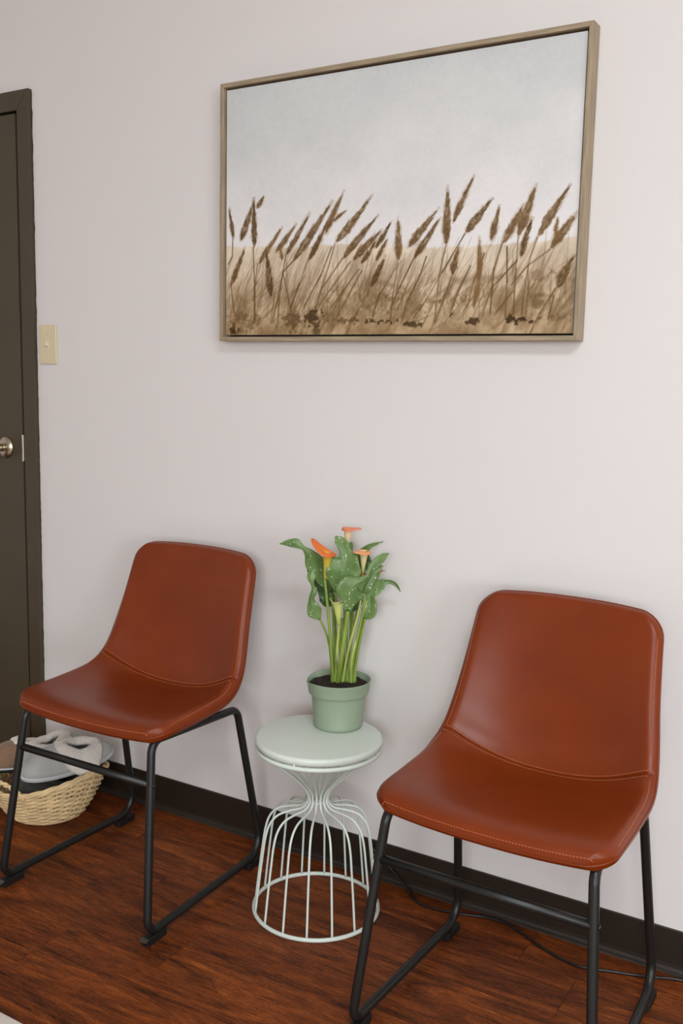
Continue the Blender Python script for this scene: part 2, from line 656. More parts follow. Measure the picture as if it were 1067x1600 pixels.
# uneven edge of dark paint where casing meets the wall
vs, fs = [], []
NP = 150
for i in range(NP + 1):
    z = 0.099 + (CTO - 0.1) * i / NP
    j = 0.0010 + 0.0016 * random.random() ** 2 + (0.0012 if random.random() < 0.12 else 0)
    vs += [(CO - 0.001, -0.0008, z), (CO + j, -0.0008, z), (CO + j, -0.0001, z), (CO - 0.001, -0.0001, z)]
    if i:
        k = 4 * (i - 1)
        for s in range(4):
            fs.append((k + s, k + (s + 1) % 4, k + 4 + (s + 1) % 4, k + 4 + s))
link('paint_edge', vs, fs, M['casing'], t1, smooth=False)

jamb = struct(box('trim_4', CI, DR, 0.0, 0.12, 0, DT, M['casing']), 'dark door jamb on the latch side')
struct(box('trim_5', DL, LI, 0.0, 0.12, 0, DT, M['casing']), 'dark door jamb on the hinge side')
struct(box('trim_6', LI + 0.0002, CI - 0.0002, 0.0, 0.12, CT, DT - 0.0005, M['casing']), 'dark door stop over the door')
box('door_stop', CI - 0.030, CI - 0.0002, 0.034, 0.12, 0, 1.98, M['casing'], jamb)
box('door_stop', LI + 0.0002, CI - 0.0002, 0.034, 0.12, 1.98, CT - 0.0002, M['casing'], jamb)
box('door_stop', LI + 0.0002, LI + 0.030, 0.034, 0.12, 0, 1.98, M['casing'], jamb)

door = struct(box('door_1', LI + 0.003, -2.3651, -0.0125, 0.0315, 0.008, 2.0053, M['door'], bev=0.0022), 'dark brown flush door with a nickel knob')
kx, kz = -2.4370, 1.0252
knob_root = lathe('rosette', [(0.0, 0.0), (0.0335, 0.0), (0.0340, 0.003), (0.031, 0.008), (0.022, 0.0125), (0.0165, 0.0145), (0.0, 0.0145)], M['nickel'], door, seg=40)
knob_root.matrix_world = Matrix.Translation((kx, -0.0127, kz)) @ Matrix.Rotation(math.radians(90), 4, 'X')
knob = lathe('knob', [(0.0, 0.012), (0.0125, 0.012), (0.0115, 0.024), (0.0115, 0.031), (0.017, 0.036), (0.0245, 0.044), (0.0275, 0.053), (0.0255, 0.061), (0.018, 0.0665), (0.008, 0.068), (0.0, 0.068)], M['nickel'], knob_root, seg=40)
sp = box('strike_plate', -2.3622, -2.3545, -0.0190, -0.002, 0.985, 1.068, M['nickel'], door, bev=0.0025, seg=3)

# windows behind and to the right of the camera
def window(name, label, loc, rz, w, hgt):
    win = struct(empty(name, loc, rz), label)
    fm = M['window_frame']
    box('window_frame', -w / 2, w / 2, -0.045, 0.0, 0, 0.05, fm, win, bev=0.003)
    box('window_frame', -w / 2, w / 2, -0.045, 0.0, hgt - 0.05, hgt, fm, win, bev=0.003)
    for xm in (-w / 2, -0.025, w / 2 - 0.05):
        box('window_frame', xm, xm + 0.05, -0.045, 0.0, 0.05, hgt - 0.05, fm, win, bev=0.003)
    for xa, xb in ((-w / 2 + 0.05, -0.025), (0.025, w / 2 - 0.05)):
        box('pane', xa, xb, -0.026, -0.022, 0.05, hgt - 0.05, M['glass'], win)
    box('window_sill', -w / 2 - 0.05, w / 2 + 0.05, 0.005, 0.085, -0.03, 0.0, fm, win, bev=0.003)


window('window_1', 'white framed double window in the wall opposite', ((WX0 + WX1) / 2, Y0 - 0.055, WZ0), 0.0, WX1 - WX0, WZ1 - WZ0)
window('window_2', 'white framed double window in the wall on the right', (X1 + 0.055, (VY0 + VY1) / 2, VZ0), math.radians(90), VY1 - VY0, VZ1 - VZ0)

# ------------------------------------------------------------------ overhead fill panel, added out of view to brighten upward faces
def added_fill_panel(x, y, power):
    c = tag(empty('added_fill_panel', (x, y, Z1)), 'white fill light panel added unseen over the middle of the room', 'added fill light')
    for (a0, a1, b0, b1) in ((-0.61, 0.61, -0.32, -0.29), (-0.61, 0.61, 0.29, 0.32), (-0.61, -0.58, -0.29, 0.29), (0.58, 0.61, -0.29, 0.29)):
        box('frame', a0, a1, b0, b1, -0.05, -0.0005, M['window_frame'], c, bev=0.003)
    box('diffuser', -0.58, 0.58, -0.29, 0.29, -0.04, -0.03, M['window_frame'], c)
    area('added_top_fill', (x, y, Z1 - 0.045), (0, 0, 0), 1.12, 0.56, power, (0.885, 0.963, 1.0))


added_fill_panel(0.7, -2.3, 50.0)

# ------------------------------------------------------------------ light switch
sw = tag(empty('light_switch', (-2.253, 0, 1.339)), 'ivory toggle light switch plate on the wall beside the door casing', 'light switch')
box('plate', -0.035, 0.035, -0.0062, -0.0003, -0.0575, 0.0575, M['ivory'], sw, bev=0.0028, seg=3)
tg = box('toggle', -0.0048, 0.0048, -0.0170, -0.004, -0.006, 0.006, M['ivory_light'], sw, bev=0.0018)
tg.rotation_euler = (math.radians(-24), 0, 0)
tg.location = (0, 0, -0.004)
box('toggle_slot', -0.0055, 0.0055, -0.0068, -0.004, -0.0125, 0.0125, M['ivory_light'], sw, bev=0.0006)
for z in (0.030, -0.030):
    s = lathe('screw', [(0, 0), (0.0032, 0), (0.0030, 0.0010), (0, 0.0014)], M['ivory'], sw, seg=14)
    s.location = (0, -0.0060, z)
    s.rotation_euler = (math.radians(90), 0, 0)

# ------------------------------------------------------------------ framed canvas
FX0, FX1, FZ0, FZ1, FD = -1.5825, -0.6400, 1.3475, 1.9775, 0.0420
pic = tag(empty('framed_canvas', ((FX0 + FX1) / 2, 0, FZ0)), 'large framed canvas print of brown grass plumes hanging on the wall', 'picture')
pox, poz = (FX0 + FX1) / 2, FZ0
W2, FH, FT = (FX1 - FX0) / 2, FZ1 - FZ0, 0.0105


def rail(quad, wood='frame_wood'):
    vs = [(x, y, z) for y in (-FD, -0.003) for (x, z) in quad]
    fs = [(0, 1, 2, 3), (7, 6, 5, 4), (0, 4, 5, 1), (1, 5, 6, 2), (2, 6, 7, 3), (3, 7, 4, 0)]
    me = bpy.data.meshes.new('frame_rail')
    me.from_pydata(vs, [], fs)
    bm = bmesh.new()
    bm.from_mesh(me)
    bpy.data.meshes.remove(me)
    bmesh.ops.bevel(bm, geom=bm.edges[:], offset=0.0007, segments=1, affect='EDGES')
    return link_bm('frame_rail', bm, M[wood], pic)


rail([(-W2, 0), (-W2, FH), (-W2 + FT, FH - FT), (-W2 + FT, FT)], 'frame_wood_up')
rail([(W2, 0), (W2 - FT, FT), (W2 - FT, FH - FT), (W2, FH)], 'frame_wood_up')
rail([(-W2, FH), (W2, FH), (W2 - FT, FH - FT), (-W2 + FT, FH - FT)])
rail([(-W2, 0), (-W2 + FT, FT), (W2 - FT, FT), (W2, 0)])
box('backing', -W2 + FT, W2 - FT, -0.008, -0.004, FT, FH - FT, M['backing'], pic)

# --- the print: watercolour grasses, worked out on the grid of the canvas itself
PLUMES = [(0.0242,0.4042,0.0091,0.5183,7,0.7),
(0.0501,0.393,0.0902,0.5327,12,0.75),
(0.0956,0.3596,0.0929,0.5451,11,0.9),
(0.1042,0.516,0.1271,0.5615,8,0.6),
(0.1121,0.2932,0.1834,0.425,9,0.45),
(0.1678,0.3354,0.2292,0.4359,9,0.6),
(0.2019,0.3229,0.271,0.469,9,0.7),
(0.2287,0.301,0.3372,0.5037,13,0.75),
(0.0147,0.2046,0.0623,0.3533,10,0.7),
(0.1534,0.1573,0.1383,0.335,13,0.95),
(0.2732,0.2931,0.3354,0.4529,9,0.8),
(0.3271,0.3983,0.3768,0.5449,9,0.6),
(0.3459,0.4398,0.3866,0.4768,4,0.5),
(0.3596,0.3608,0.4559,0.5133,13,0.7),
(0.3827,0.2983,0.4756,0.4393,12,0.75),
(0.4132,0.2897,0.4893,0.3908,12,0.7),
(0.4361,0.273,0.4754,0.3528,8,0.9),
(0.4777,0.33,0.5195,0.4219,7,0.75),
(0.4805,0.2822,0.51,0.3583,7,0.65),
(0.4657,0.1807,0.504,0.2925,11,0.9),
(0.5434,0.2805,0.5391,0.4273,12,0.55),
(0.5707,0.3254,0.6447,0.4524,12,0.55),
(0.5882,0.2845,0.6524,0.4176,10,0.75),
(0.6739,0.3291,0.6729,0.5239,13,0.6),
(0.6914,0.407,0.7378,0.5551,9,0.65),
(0.7248,0.3657,0.7858,0.4739,12,0.75),
(0.693,0.2158,0.7088,0.3151,11,0.7),
(0.7633,0.194,0.7607,0.3403,8,0.55),
(0.7908,0.3343,0.8073,0.4466,9,0.55),
(0.8222,0.322,0.8652,0.4426,11,0.5),
(0.859,0.3462,0.8947,0.5044,14,0.55),
(0.8677,0.2687,0.8898,0.3954,9,0.8),
(0.9084,0.339,0.9746,0.4948,12,0.7),
(0.9386,0.2967,0.9952,0.4077,13,0.6),
(0.9511,0.3226,0.9516,0.393,6,0.25),
(0.9594,0.1583,0.9933,0.2596,14,0.85),
(0.1897,0.3035,0.183,0.3546,6,0.35),
(0.7529,0.0968,0.7674,0.2771,9,0.35)]
STEMS = [[(0.0227,0.403),
(0.0208,0.3276),
(0.0077,0.2971)],
[(0.0924,0.3588),
(0.0976,0.2191),
(0.0987,0.0496)],
[(0.1078,0.2934),
(0.0938,0.1413)],
[(0.0169,0.2045),
(0.0284,0.0905)],
[(0.2019,0.3229),
(0.1903,0.2401),
(0.1706,0.113),
(0.1564,0.0487)],
[(0.2287,0.301),
(0.1922,0.2527),
(0.1808,0.1384),
(0.1775,0.0484)],
[(0.1922,0.2527),
(0.2207,0.0938)],
[(0.2712,0.2907),
(0.244,0.1995),
(0.2205,0.1116)],
[(0.3454,0.3424),
(0.3137,0.2336),
(0.2633,0.1155)],
[(0.3549,0.3538),
(0.3404,0.2814),
(0.3219,0.2084),
(0.2938,0.0844)],
[(0.3807,0.2984),
(0.3183,0.1837),
(0.2977,0.0919)],
[(0.4039,0.2823),
(0.319,0.1338),
(0.2978,0.0843)],
[(0.429,0.2517),
(0.3772,0.1566),
(0.345,0.1032)],
[(0.4384,0.2463),
(0.4113,0.1797),
(0.3632,0.063)],
[(0.464,0.1774),
(0.4353,0.1056),
(0.4154,0.0497)],
[(0.5254,0.2224),
(0.4903,0.1523),
(0.4734,0.0682)],
[(0.5424,0.2687),
(0.5305,0.1508),
(0.5254,0.0479)],
[(0.5865,0.2823),
(0.548,0.1738),
(0.5193,0.0793)],
[(0.6213,0.287),
(0.6055,0.2182),
(0.5723,0.1255),
(0.5563,0.0426)],
[(0.7225,0.3614),
(0.6657,0.2265),
(0.6267,0.1307),
(0.5915,0.061)],
[(0.6915,0.209),
(0.6717,0.1222),
(0.6531,0.0458)],
[(0.6734,0.3246),
(0.6574,0.2154),
(0.6497,0.0412)],
[(0.7405,0.245),
(0.7097,0.1554),
(0.6902,0.0638)],
[(0.8206,0.3221),
(0.8011,0.2302),
(0.7961,0.0729)],
[(0.8321,0.3058),
(0.8359,0.1837),
(0.8349,0.0608)],
[(0.8591,0.3432),
(0.8566,0.227),
(0.8552,0.0716)],
[(0.9056,0.3328),
(0.8909,0.2687),
(0.8814,0.1816),
(0.8758,0.0666)],
[(0.8587,0.2577),
(0.8227,0.2022),
(0.7951,0.161),
(0.7739,0.0507)],
[(0.8527,0.1519),
(0.8105,0.0749)],
[(0.8855,0.245),
(0.8899,0.1592),
(0.8851,0.0664)],
[(0.9554,0.1564),
(0.9205,0.0701),
(0.8997,0.0018)],
[(0.9519,0.1282),
(0.9411,0.0477)],
[(0.9387,0.2913),
(0.8843,0.2363),
(0.8473,0.1721)],
[(0.1225,0.3207),
(0.0999,0.1931),
(0.1008,0.0627)],
[(0.166,0.1569),
(0.1522,0.0488)],
[(0.7752,0.2877),
(0.7503,0.1878),
(0.7363,0.0972)]]
BLOTS = [(0.0287,0.0135,0.0107,0.0163,0.95),
(0.288,0.0669,0.0286,0.0326,0.8),
(0.2293,0.0527,0.0304,0.0279,0.5),
(0.3007,0.0162,0.0179,0.0186,0.6),
(0.4923,0.0484,0.0464,0.0093,0.8),
(0.3981,0.0549,0.0393,0.007,0.5),
(0.5868,0.035,0.0196,0.0093,0.8),
(0.7019,0.0705,0.0107,0.0116,0.85),
(0.751,0.0465,0.0179,0.0093,0.8),
(0.8748,0.0488,0.0268,0.0116,0.9),
(0.956,0.054,0.0321,0.014,0.4),
(0.0704,0.0632,0.0446,0.0372,0.35),
(0.6938,0.1215,0.0357,0.0186,0.3),
(0.5457,0.1145,0.0536,0.0349,0.2),
(0.919,0.1141,0.0214,0.0279,0.35),
(0.9237,0.2013,0.025,0.0163,0.25),
(0.6341,0.1118,0.025,0.0233,0.25),
(0.4349,0.13,0.0893,0.0419,0.2)]
HORIZON = [(0.0074,0.3677),(0.2159,0.3496),(0.431,0.3479),(0.5768,0.3203),(0.7793,0.3142),(0.8893,0.3167),(1.001,0.3291)]
GW, GH = 720, 470
CW, CH = 0.9120, 0.5990
ug, vg = np.meshgrid(np.linspace(0, 1, GW), np.linspace(0, 1, GH))


def vnoise(sx, sy, seed):
    """smooth value noise on the canvas, sx by sy cells"""
    g = np.random.default_rng(seed).random((sy + 3, sx + 3))
    x, y = ug * sx, vg * sy
    xi, yi = x.astype(int), y.astype(int)
    fx, fy = x - xi, y - yi
    fx, fy = fx * fx * (3 - 2 * fx), fy * fy * (3 - 2 * fy)
    a = g[yi, xi] * (1 - fx) + g[yi, xi + 1] * fx
    c = g[yi + 1, xi] * (1 - fx) + g[yi + 1, xi + 1] * fx
    return a * (1 - fy) + c * fy


def fbm(sx, sy, seed, octv=4):
    t, a, s = 0, 1.0, 0
    for k in range(octv):
        t = t + a * vnoise(sx * 2 ** k, sy * 2 ** k, seed + k)
        s += a
        a *= 0.55
    return t / s


def sstep(a, b_, x):
    t = np.clip((x - a) / (b_ - a), 0, 1)
    return t * t * (3 - 2 * t)


def rgb(*c):
    return np.array(c, float)


img = np.zeros((GH, GW, 3))
sky_t = fbm(4, 4, 1)[..., None]
top, mid = rgb(206, 207, 205), rgb(230, 225, 223)
h = sstep(0.35, 1.0, vg + (fbm(5, 4, 9) - 0.5) * 0.5)[..., None]
img[:] = mid * (1 - h) + top * h
img += (sky_t - 0.5) * rgb(14, 12, 10)
hz = np.interp(ug, [a for a, c in HORIZON], [c for a, c in HORIZON]) + (fbm(40, 2, 14) - 0.5) * 0.016
field = sstep(-0.006, 0.004, hz - vg)
fade = np.clip((hz - vg) / 0.33, 0, 1)
wash = rgb(221, 204, 182)[None, None] * (1 - fade[..., None]) + rgb(186, 158, 120)[None, None] * fade[..., None]
wash = wash + (fbm(14, 12, 21) - 0.5)[..., None] * rgb(60, 62, 64)
img = img * (1 - field[..., None] * 0.92) + wash * field[..., None] * 0.92
ink_d, ink_m = rgb(58, 41, 22), rgb(146, 112, 72)


ALL = (slice(None), slice(None))


def lay(alpha, dark, sl=ALL):
    ink = ink_m * (1 - dark) + ink_d * dark
    a = np.clip(alpha, 0, 1)[..., None]
    img[sl] = img[sl] * (1 - a) + ink * a


def span(us, vs, pad):
    i0, i1 = int(max(0, (min(us) - pad) * GW)), int(min(GW, (max(us) + pad) * GW + 2))
    j0, j1 = int(max(0, (min(vs) - pad * 1.5) * GH)), int(min(GH, (max(vs) + pad * 1.5) * GH + 2))
    return (slice(j0, max(j1, j0 + 1)), slice(i0, max(i1, i0 + 1)))


# slanting streaks of washed grass below the horizon
sh = ug * 1.0 - (vg * 0.30)
gs = np.random.default_rng(77).random(2400)
cells = np.clip((sh + 0.4) * 120, 0, 2398)
ci = cells.astype(int)
cf = cells - ci
streak = gs[ci] * (1 - cf) + gs[ci + 1] * cf
lay(field * sstep(0.62, 0.98, streak) * (0.2 + 0.5 * fade) * sstep(0.3, 0.65, fbm(10, 7, 31)), 0.45)
lay(field * sstep(0.5, 0.85, fbm(16, 14, 35)) * 0.35 * sstep(0.2, 0.8, fade), 0.3)
lay(sstep(0.30, 0.10, vg) * sstep(0.45, 0.75, fbm(22, 14, 41)) * 0.5, 0.35)
lay(sstep(0.02, 0.0, np.abs(vg - 0.19 - 0.05 * (fbm(9, 2, 51) - 0.5) * 2)) * 0.35 * sstep(0.4, 0.7, fbm(14, 4, 53)), 0.4)
lay(sstep(0.10, 0.04, vg) * 0.18, 0.1)
ASP = CH / CW
px_m = 1 / 600.0      # plume widths are listed in units of 1/600 of the canvas width


def seg_dist(u0, v0, u1, v1, sl=ALL):
    U, V = ug[sl], vg[sl]
    ax, ay = u1 - u0, (v1 - v0) * ASP
    l2 = ax * ax + ay * ay + 1e-12
    t = ((U - u0) * ax + (V - v0) * ASP * ay) / l2
    tc_ = np.clip(t, 0, 1)
    dx, dy = U - u0 - tc_ * ax, (V - v0) * ASP - tc_ * ay
    return t, np.sqrt(dx * dx + dy * dy), (ax * (V - v0) * ASP - ay * (U - u0)) / math.sqrt(l2)


nzf = fbm(110, 75, 61, 3)
nzm = fbm(45, 30, 67, 3)
rs = np.random.default_rng(3)


def stroke(u0, v0, u1, v1, w0, alpha, dark, taper=False):
    """one brush stroke"""
    sl = span((u0, u1), (v0, v1), 0.012)
    t, d, s = seg_dist(u0, v0, u1, v1, sl)
    w = w0 * px_m * (1.05 - 0.8 * np.clip(t, 0, 1) if taper else 1.0)
    lay(sstep(1.0, 0.25, (d + (nzm[sl] - 0.5) * 0.8 * px_m) / w) * alpha, dark, sl)


# soft broad blades washed into the field, then finer ones
for i in range(340):
    u0, v0 = rs.uniform(-0.02, 1.0), rs.uniform(0.0, 0.16)
    ln, lean = rs.uniform(0.06, 0.26), rs.uniform(-0.01, 0.10)
    stroke(u0, v0, u0 + lean, v0 + ln, rs.uniform(1.5, 5.0), rs.uniform(0.08, 0.28), rs.uniform(0.1, 0.65), True)
for i in range(90):
    u0, v0 = rs.uniform(0.0, 1.0), rs.uniform(0.02, 0.16)
    ln, lean = rs.uniform(0.05, 0.22), rs.uniform(-0.02, 0.11)
    stroke(u0, v0, u0 + lean, v0 + ln, rs.uniform(1.0, 1.8), rs.uniform(0.2, 0.6), rs.uniform(0.2, 0.7), True)
for st in STEMS:
    for (a, c) in zip(st[:-1], st[1:]):
        stroke(*a, *c, rs.uniform(1.4, 2.1), rs.uniform(0.5, 0.85), rs.uniform(0.35, 0.7))
for (u0, v0, u1, v1, w, dk) in PLUMES:
    sl = span((u0, u1), (v0, v1), 0.03)
    t, d, s = seg_dist(u0, v0, u1, v1, sl)
    F_, M_ = nzf[sl], nzm[sl]
    tt = np.clip(t, 0, 1)
    amp = rs.uniform(-1.6, 1.6)
    bend = amp * px_m * np.sin(tt * math.pi)
    prof = np.clip(tt / 0.28, 0, 1) ** 0.55 * np.clip((1 - tt) / 0.72, 0, 1) ** 0.75
    half = 0.52 * w * px_m * prof + (F_ - 0.5) * 4.0 * px_m * (prof > 0.02)
    q = np.abs(s + bend) - half
    inside = sstep(0.8 * px_m, -0.6 * px_m, q) * (t > -0.02) * (t < 1.02)
    edge = inside * sstep(-1.9 * px_m, -0.2 * px_m, q)
    core = sstep(0.0, -0.75, q / (half + 1e-6)) * inside
    halo = sstep(3.0 * px_m, 0.0, q - (M_ - 0.4) * 6 * px_m) * (t > -0.05) * (t < 1.10)
    lay(halo * 0.26, 0.05, sl)
    lay(inside * (0.45 + 0.45 * M_), dk * 0.38, sl)
    lay(edge * 0.42, min(1, dk * 0.75), sl)
    # the bristles of the head sweep up and out along it
    ax, ay = u1 - u0, (v1 - v0) * ASP
    ln = math.hypot(ax, ay)
    ex, ey = ax / ln, ay / ln
    for k in range(26):
        f = rs.uniform(0.0, 0.92)
        pr = min(1, (f + 0.1) / 0.3) ** 0.6 * min(1, (1 - f) / 0.6) ** 0.7
        sd = rs.choice((-1, 1))
        o0, o1 = sd * 0.30 * w * px_m * pr * rs.random(), sd * 0.62 * w * px_m * pr * rs.uniform(0.4, 1.0)
        l_ = ln * rs.uniform(0.10, 0.22)
        bx0, by0 = f * ax - ey * o0, f * ay + ex * o0
        bx1, by1 = bx0 + ex * l_ - ey * (o1 - o0), by0 + ey * l_ + ex * (o1 - o0)
        stroke(u0 + bx0, v0 + by0 / ASP, u0 + bx1, v0 + by1 / ASP, rs.uniform(0.9, 1.7), rs.uniform(0.25, 0.7), min(1, dk * rs.uniform(0.45, 1.15)), True)
    lay(core * sstep(0.47, 0.66, F_) * 0.55, min(1, dk * 1.05), sl)
    lay(core * 0.55 * sstep(0.7, 0.1, tt) * sstep(0.3, 0.6, M_), min(1, dk * 0.95), sl)
for (u0, v0, ru, rv, dk) in BLOTS:
    d = np.sqrt(((ug - u0) / ru) ** 2 + ((vg - v0) / rv) ** 2)
    k = d + (nzf - 0.5) * 2.4 + (nzm - 0.5) * 1.6
    lay(sstep(1.7, 0.3, k) * dk * 0.55, 0.2 + 0.4 * dk)
    lay(sstep(1.05, 0.45, k + (nzf - 0.5) * 1.2) * dk, 0.35 + 0.65 * dk)
img += (nzf - 0.5)[..., None] * 7
img = np.clip(img, 8, 250) / 255.0
img = np.where(img <= 0.04045, img / 12.92, ((img + 0.055) / 1.055) ** 2.4)

CD = 0.0335
xs = np.linspace(-CW / 2, CW / 2, GW)
zs = np.linspace(0, CH, GH) + (FH - CH) / 2
co = np.zeros((GH, GW, 3))
co[..., 0] = xs[None, :]
co[..., 1] = -CD
co[..., 2] = zs[:, None]
idx = np.arange(GH * GW).reshape(GH, GW)
quads = np.stack([idx[:-1, :-1], idx[:-1, 1:], idx[1:, 1:], idx[1:, :-1]], -1).reshape(-1, 4)
me = bpy.data.meshes.new('canvas_print')
me.vertices.add(GH * GW)
me.vertices.foreach_set('co', co.ravel())
me.loops.add(quads.size)
me.loops.foreach_set('vertex_index', quads.ravel().astype(np.int32))
me.polygons.add(len(quads))
me.polygons.foreach_set('loop_start', np.arange(0, quads.size, 4, dtype=np.int32))
me.polygons.foreach_set('loop_total', np.full(len(quads), 4, dtype=np.int32))
me.update(calc_edges=True)
ca = me.color_attributes.new('print', 'FLOAT_COLOR', 'POINT')
ca.data.foreach_set('color', np.concatenate([img.reshape(-1, 3), np.ones((GH * GW, 1))], 1).astype(np.float32).ravel())
link_me('canvas_print', me, M['print'], pic, smooth=False)
box('canvas_stretcher', -CW / 2, CW / 2, -CD + 0.0003, -0.0085, (FH - CH) / 2, (FH + CH) / 2, M['canvas_side'], pic, bev=0.0015)


# ------------------------------------------------------------------ chairs
# stations along the shell from front lip to top of the back:
# (edge y, edge z, centre y, centre z, half width)
ST_ = [(-0.192, 0.460, -0.206, 0.452, 0.228),
       (-0.150, 0.470, -0.160, 0.461, 0.234),
       (-0.060, 0.476, -0.055, 0.451, 0.236),
       (0.030, 0.484, 0.040, 0.445, 0.236),
       (0.072, 0.496, 0.094, 0.444, 0.234),
       (0.108, 0.520, 0.132, 0.452, 0.228),
       (0.134, 0.560, 0.168, 0.500, 0.221),
       (0.165, 0.640, 0.194, 0.602, 0.210),
       (0.196, 0.725, 0.220, 0.715, 0.202),
       (0.224, 0.803, 0.244, 0.812, 0.196)]
SEAM_STATION = 5
TH = 0.0165


def shell_maps():
    A = np.array(ST_)
    fine = catmull(A, 400)
    d = np.sqrt(np.diff((fine[:, 0] + fine[:, 2]) / 2) ** 2 + np.diff((fine[:, 1] + fine[:, 3]) / 2) ** 2)
    s = np.concatenate([[0], np.cumsum(d)])
    return fine, s


FINE, SARC = shell_maps()
STOT = SARC[-1]
SSEAM = SARC[int(round(SEAM_STATION / (len(ST_) - 1) * 399))]


def station(s):
    return np.array([np.interp(s, SARC, FINE[:, k]) for k in range(5)])


RC0, RC1 = 0.045, 0.050


def half_eff(s, hw):
    r = 0.0
    if s < RC0:
        r = RC0 - math.sqrt(max(0, RC0 ** 2 - (RC0 - s) ** 2))
    if STOT - s < RC1:
        r = RC1 - math.sqrt(max(0, RC1 ** 2 - (RC1 - (STOT - s)) ** 2))
    return hw - r


def mid_point(x, s):
    ey, ez, cy_, cz_, hw = station(s)
    w = min(1.0, abs(x) / hw) ** 2.3
    return Vector((x, cy_ + (ey - cy_) * w, cz_ + (ez - cz_) * w))


def mid_normal(x, s):
    e = 0.002
    s0, s1 = max(0, s - e), min(STOT, s + e)
    a = mid_point(x, s1) - mid_point(x, s0)
    c = mid_point(x + e, s) - mid_point(x - e, s)
    return c.cross(a).normalized()


def edge_dist(x, s, he):
    return max(0.0, min(he - abs(x), s, STOT - s))


def puff(de, rr=0.0155):
    k = min(1.0, de / rr)
    return math.sqrt(max(0.0, 1 - (1 - k) ** 2))


def surf(x, s, side=1, lift=0.0):
    hw = station(s)[4]
    he = half_eff(s, hw)
    f = puff(edge_dist(x, s, he))
    t = TH * f
    if side > 0:
        t += 0.006 * puff(edge_dist(x, s, he), 0.06)          # soft crown of the padding
        t *= 1 - 0.30 * math.exp(-((s - SSEAM) / 0.0045) ** 2)
    n = mid_normal(x, s)
    return mid_point(x, s) + n * (side * t + lift)


def rows_between(a, b_):
    out = [a]
    n = max(4, int((b_ - a) / 0.013))
    out += [a + (b_ - a) * k / n for k in range(1, n + 1)]
    extra = [k for k in (0.0008, 0.002, 0.004, 0.007, 0.011, 0.016, 0.022, 0.03)]
    for e_ in extra:
        if a == 0:
            out.append(a + e_)
        if abs(b_ - STOT) < 1e-9:
            out.append(b_ - e_)
    for e_ in (0.002, 0.004, 0.006, 0.009):
        if abs(b_ - SSEAM) < 1e-9:
            out.append(b_ - e_)
        if abs(a - SSEAM) < 1e-9:
            out.append(a + e_)
    return sorted(set(round(v, 5) for v in out))


UC = []
for k in range(-22, 23):
    t = k / 22
    UC.append(math.copysign(abs(math.sin(t * math.pi / 2)) ** 0.9, t))


def shell_mesh(name, a, b_):
    bm = bmesh.new()
    rows = rows_between(a, b_)
    grids = []
    for side in (1, -1):
        g = []
        for s in rows:
            he = half_eff(s, station(s)[4])
            g.append([bm.verts.new(surf(u * he, s, side)) for u in UC])
        grids.append(g)
    for g, flip in zip(grids, (False, True)):
        for i in range(len(rows) - 1):
            for k in range(len(UC) - 1):
                q = [g[i][k], g[i][k + 1], g[i + 1][k + 1], g[i + 1][k]]
                bm.faces.new(q[::-1] if flip else q)
    bmesh.ops.remove_doubles(bm, verts=bm.verts[:], dist=2e-5)
    bmesh.ops.dissolve_degenerate(bm, dist=1e-6, edges=bm.edges[:])
    bmesh.ops.recalc_face_normals(bm, faces=bm.faces[:])
    me = bpy.data.meshes.new(name)
    bm.to_mesh(me)
    bm.free()
    return me


def outline(a, b_, n=40):
    """boundary path (mid plane) on one shell half, left side from a to b then across, and back"""
    pts = []
    ss = [a + (b_ - a) * k / n for k in range(n + 1)]
    return ss


def boundary_path(a, b_):
    L_, R_ = [], []
    rows = [s for s in rows_between(a, b_)]
    for s in rows:
        he = half_eff(s, station(s)[4])
        L_.append(mid_point(-he, s))
        R_.append(mid_point(he, s))
    if a == 0:
        he = half_eff(0, station(0)[4])
        row = [mid_point(-he + 2 * he * k / 24, 0) for k in range(1, 24)]
        return L_[::-1] + row + R_
    he = half_eff(STOT, station(STOT)[4])
    row = [mid_point(-he + 2 * he * k / 24, STOT) for k in range(1, 24)]
    return L_ + row + R_[::-1]


def stitches(fn, length, pitch=0.0052, dash=0.0036, r=0.0008):
    parts = []
    n = int(length / pitch)
    for k in range(n):
        t0 = k * pitch / length
        t1_ = (k * pitch + dash) / length
        p0, p1 = fn(t0), fn(t1_)
        parts.append(tube_data([p0, (p0 + p1) / 2, p1], [r * 0.6, r, r * 0.6], 4))
    return join_data(parts)


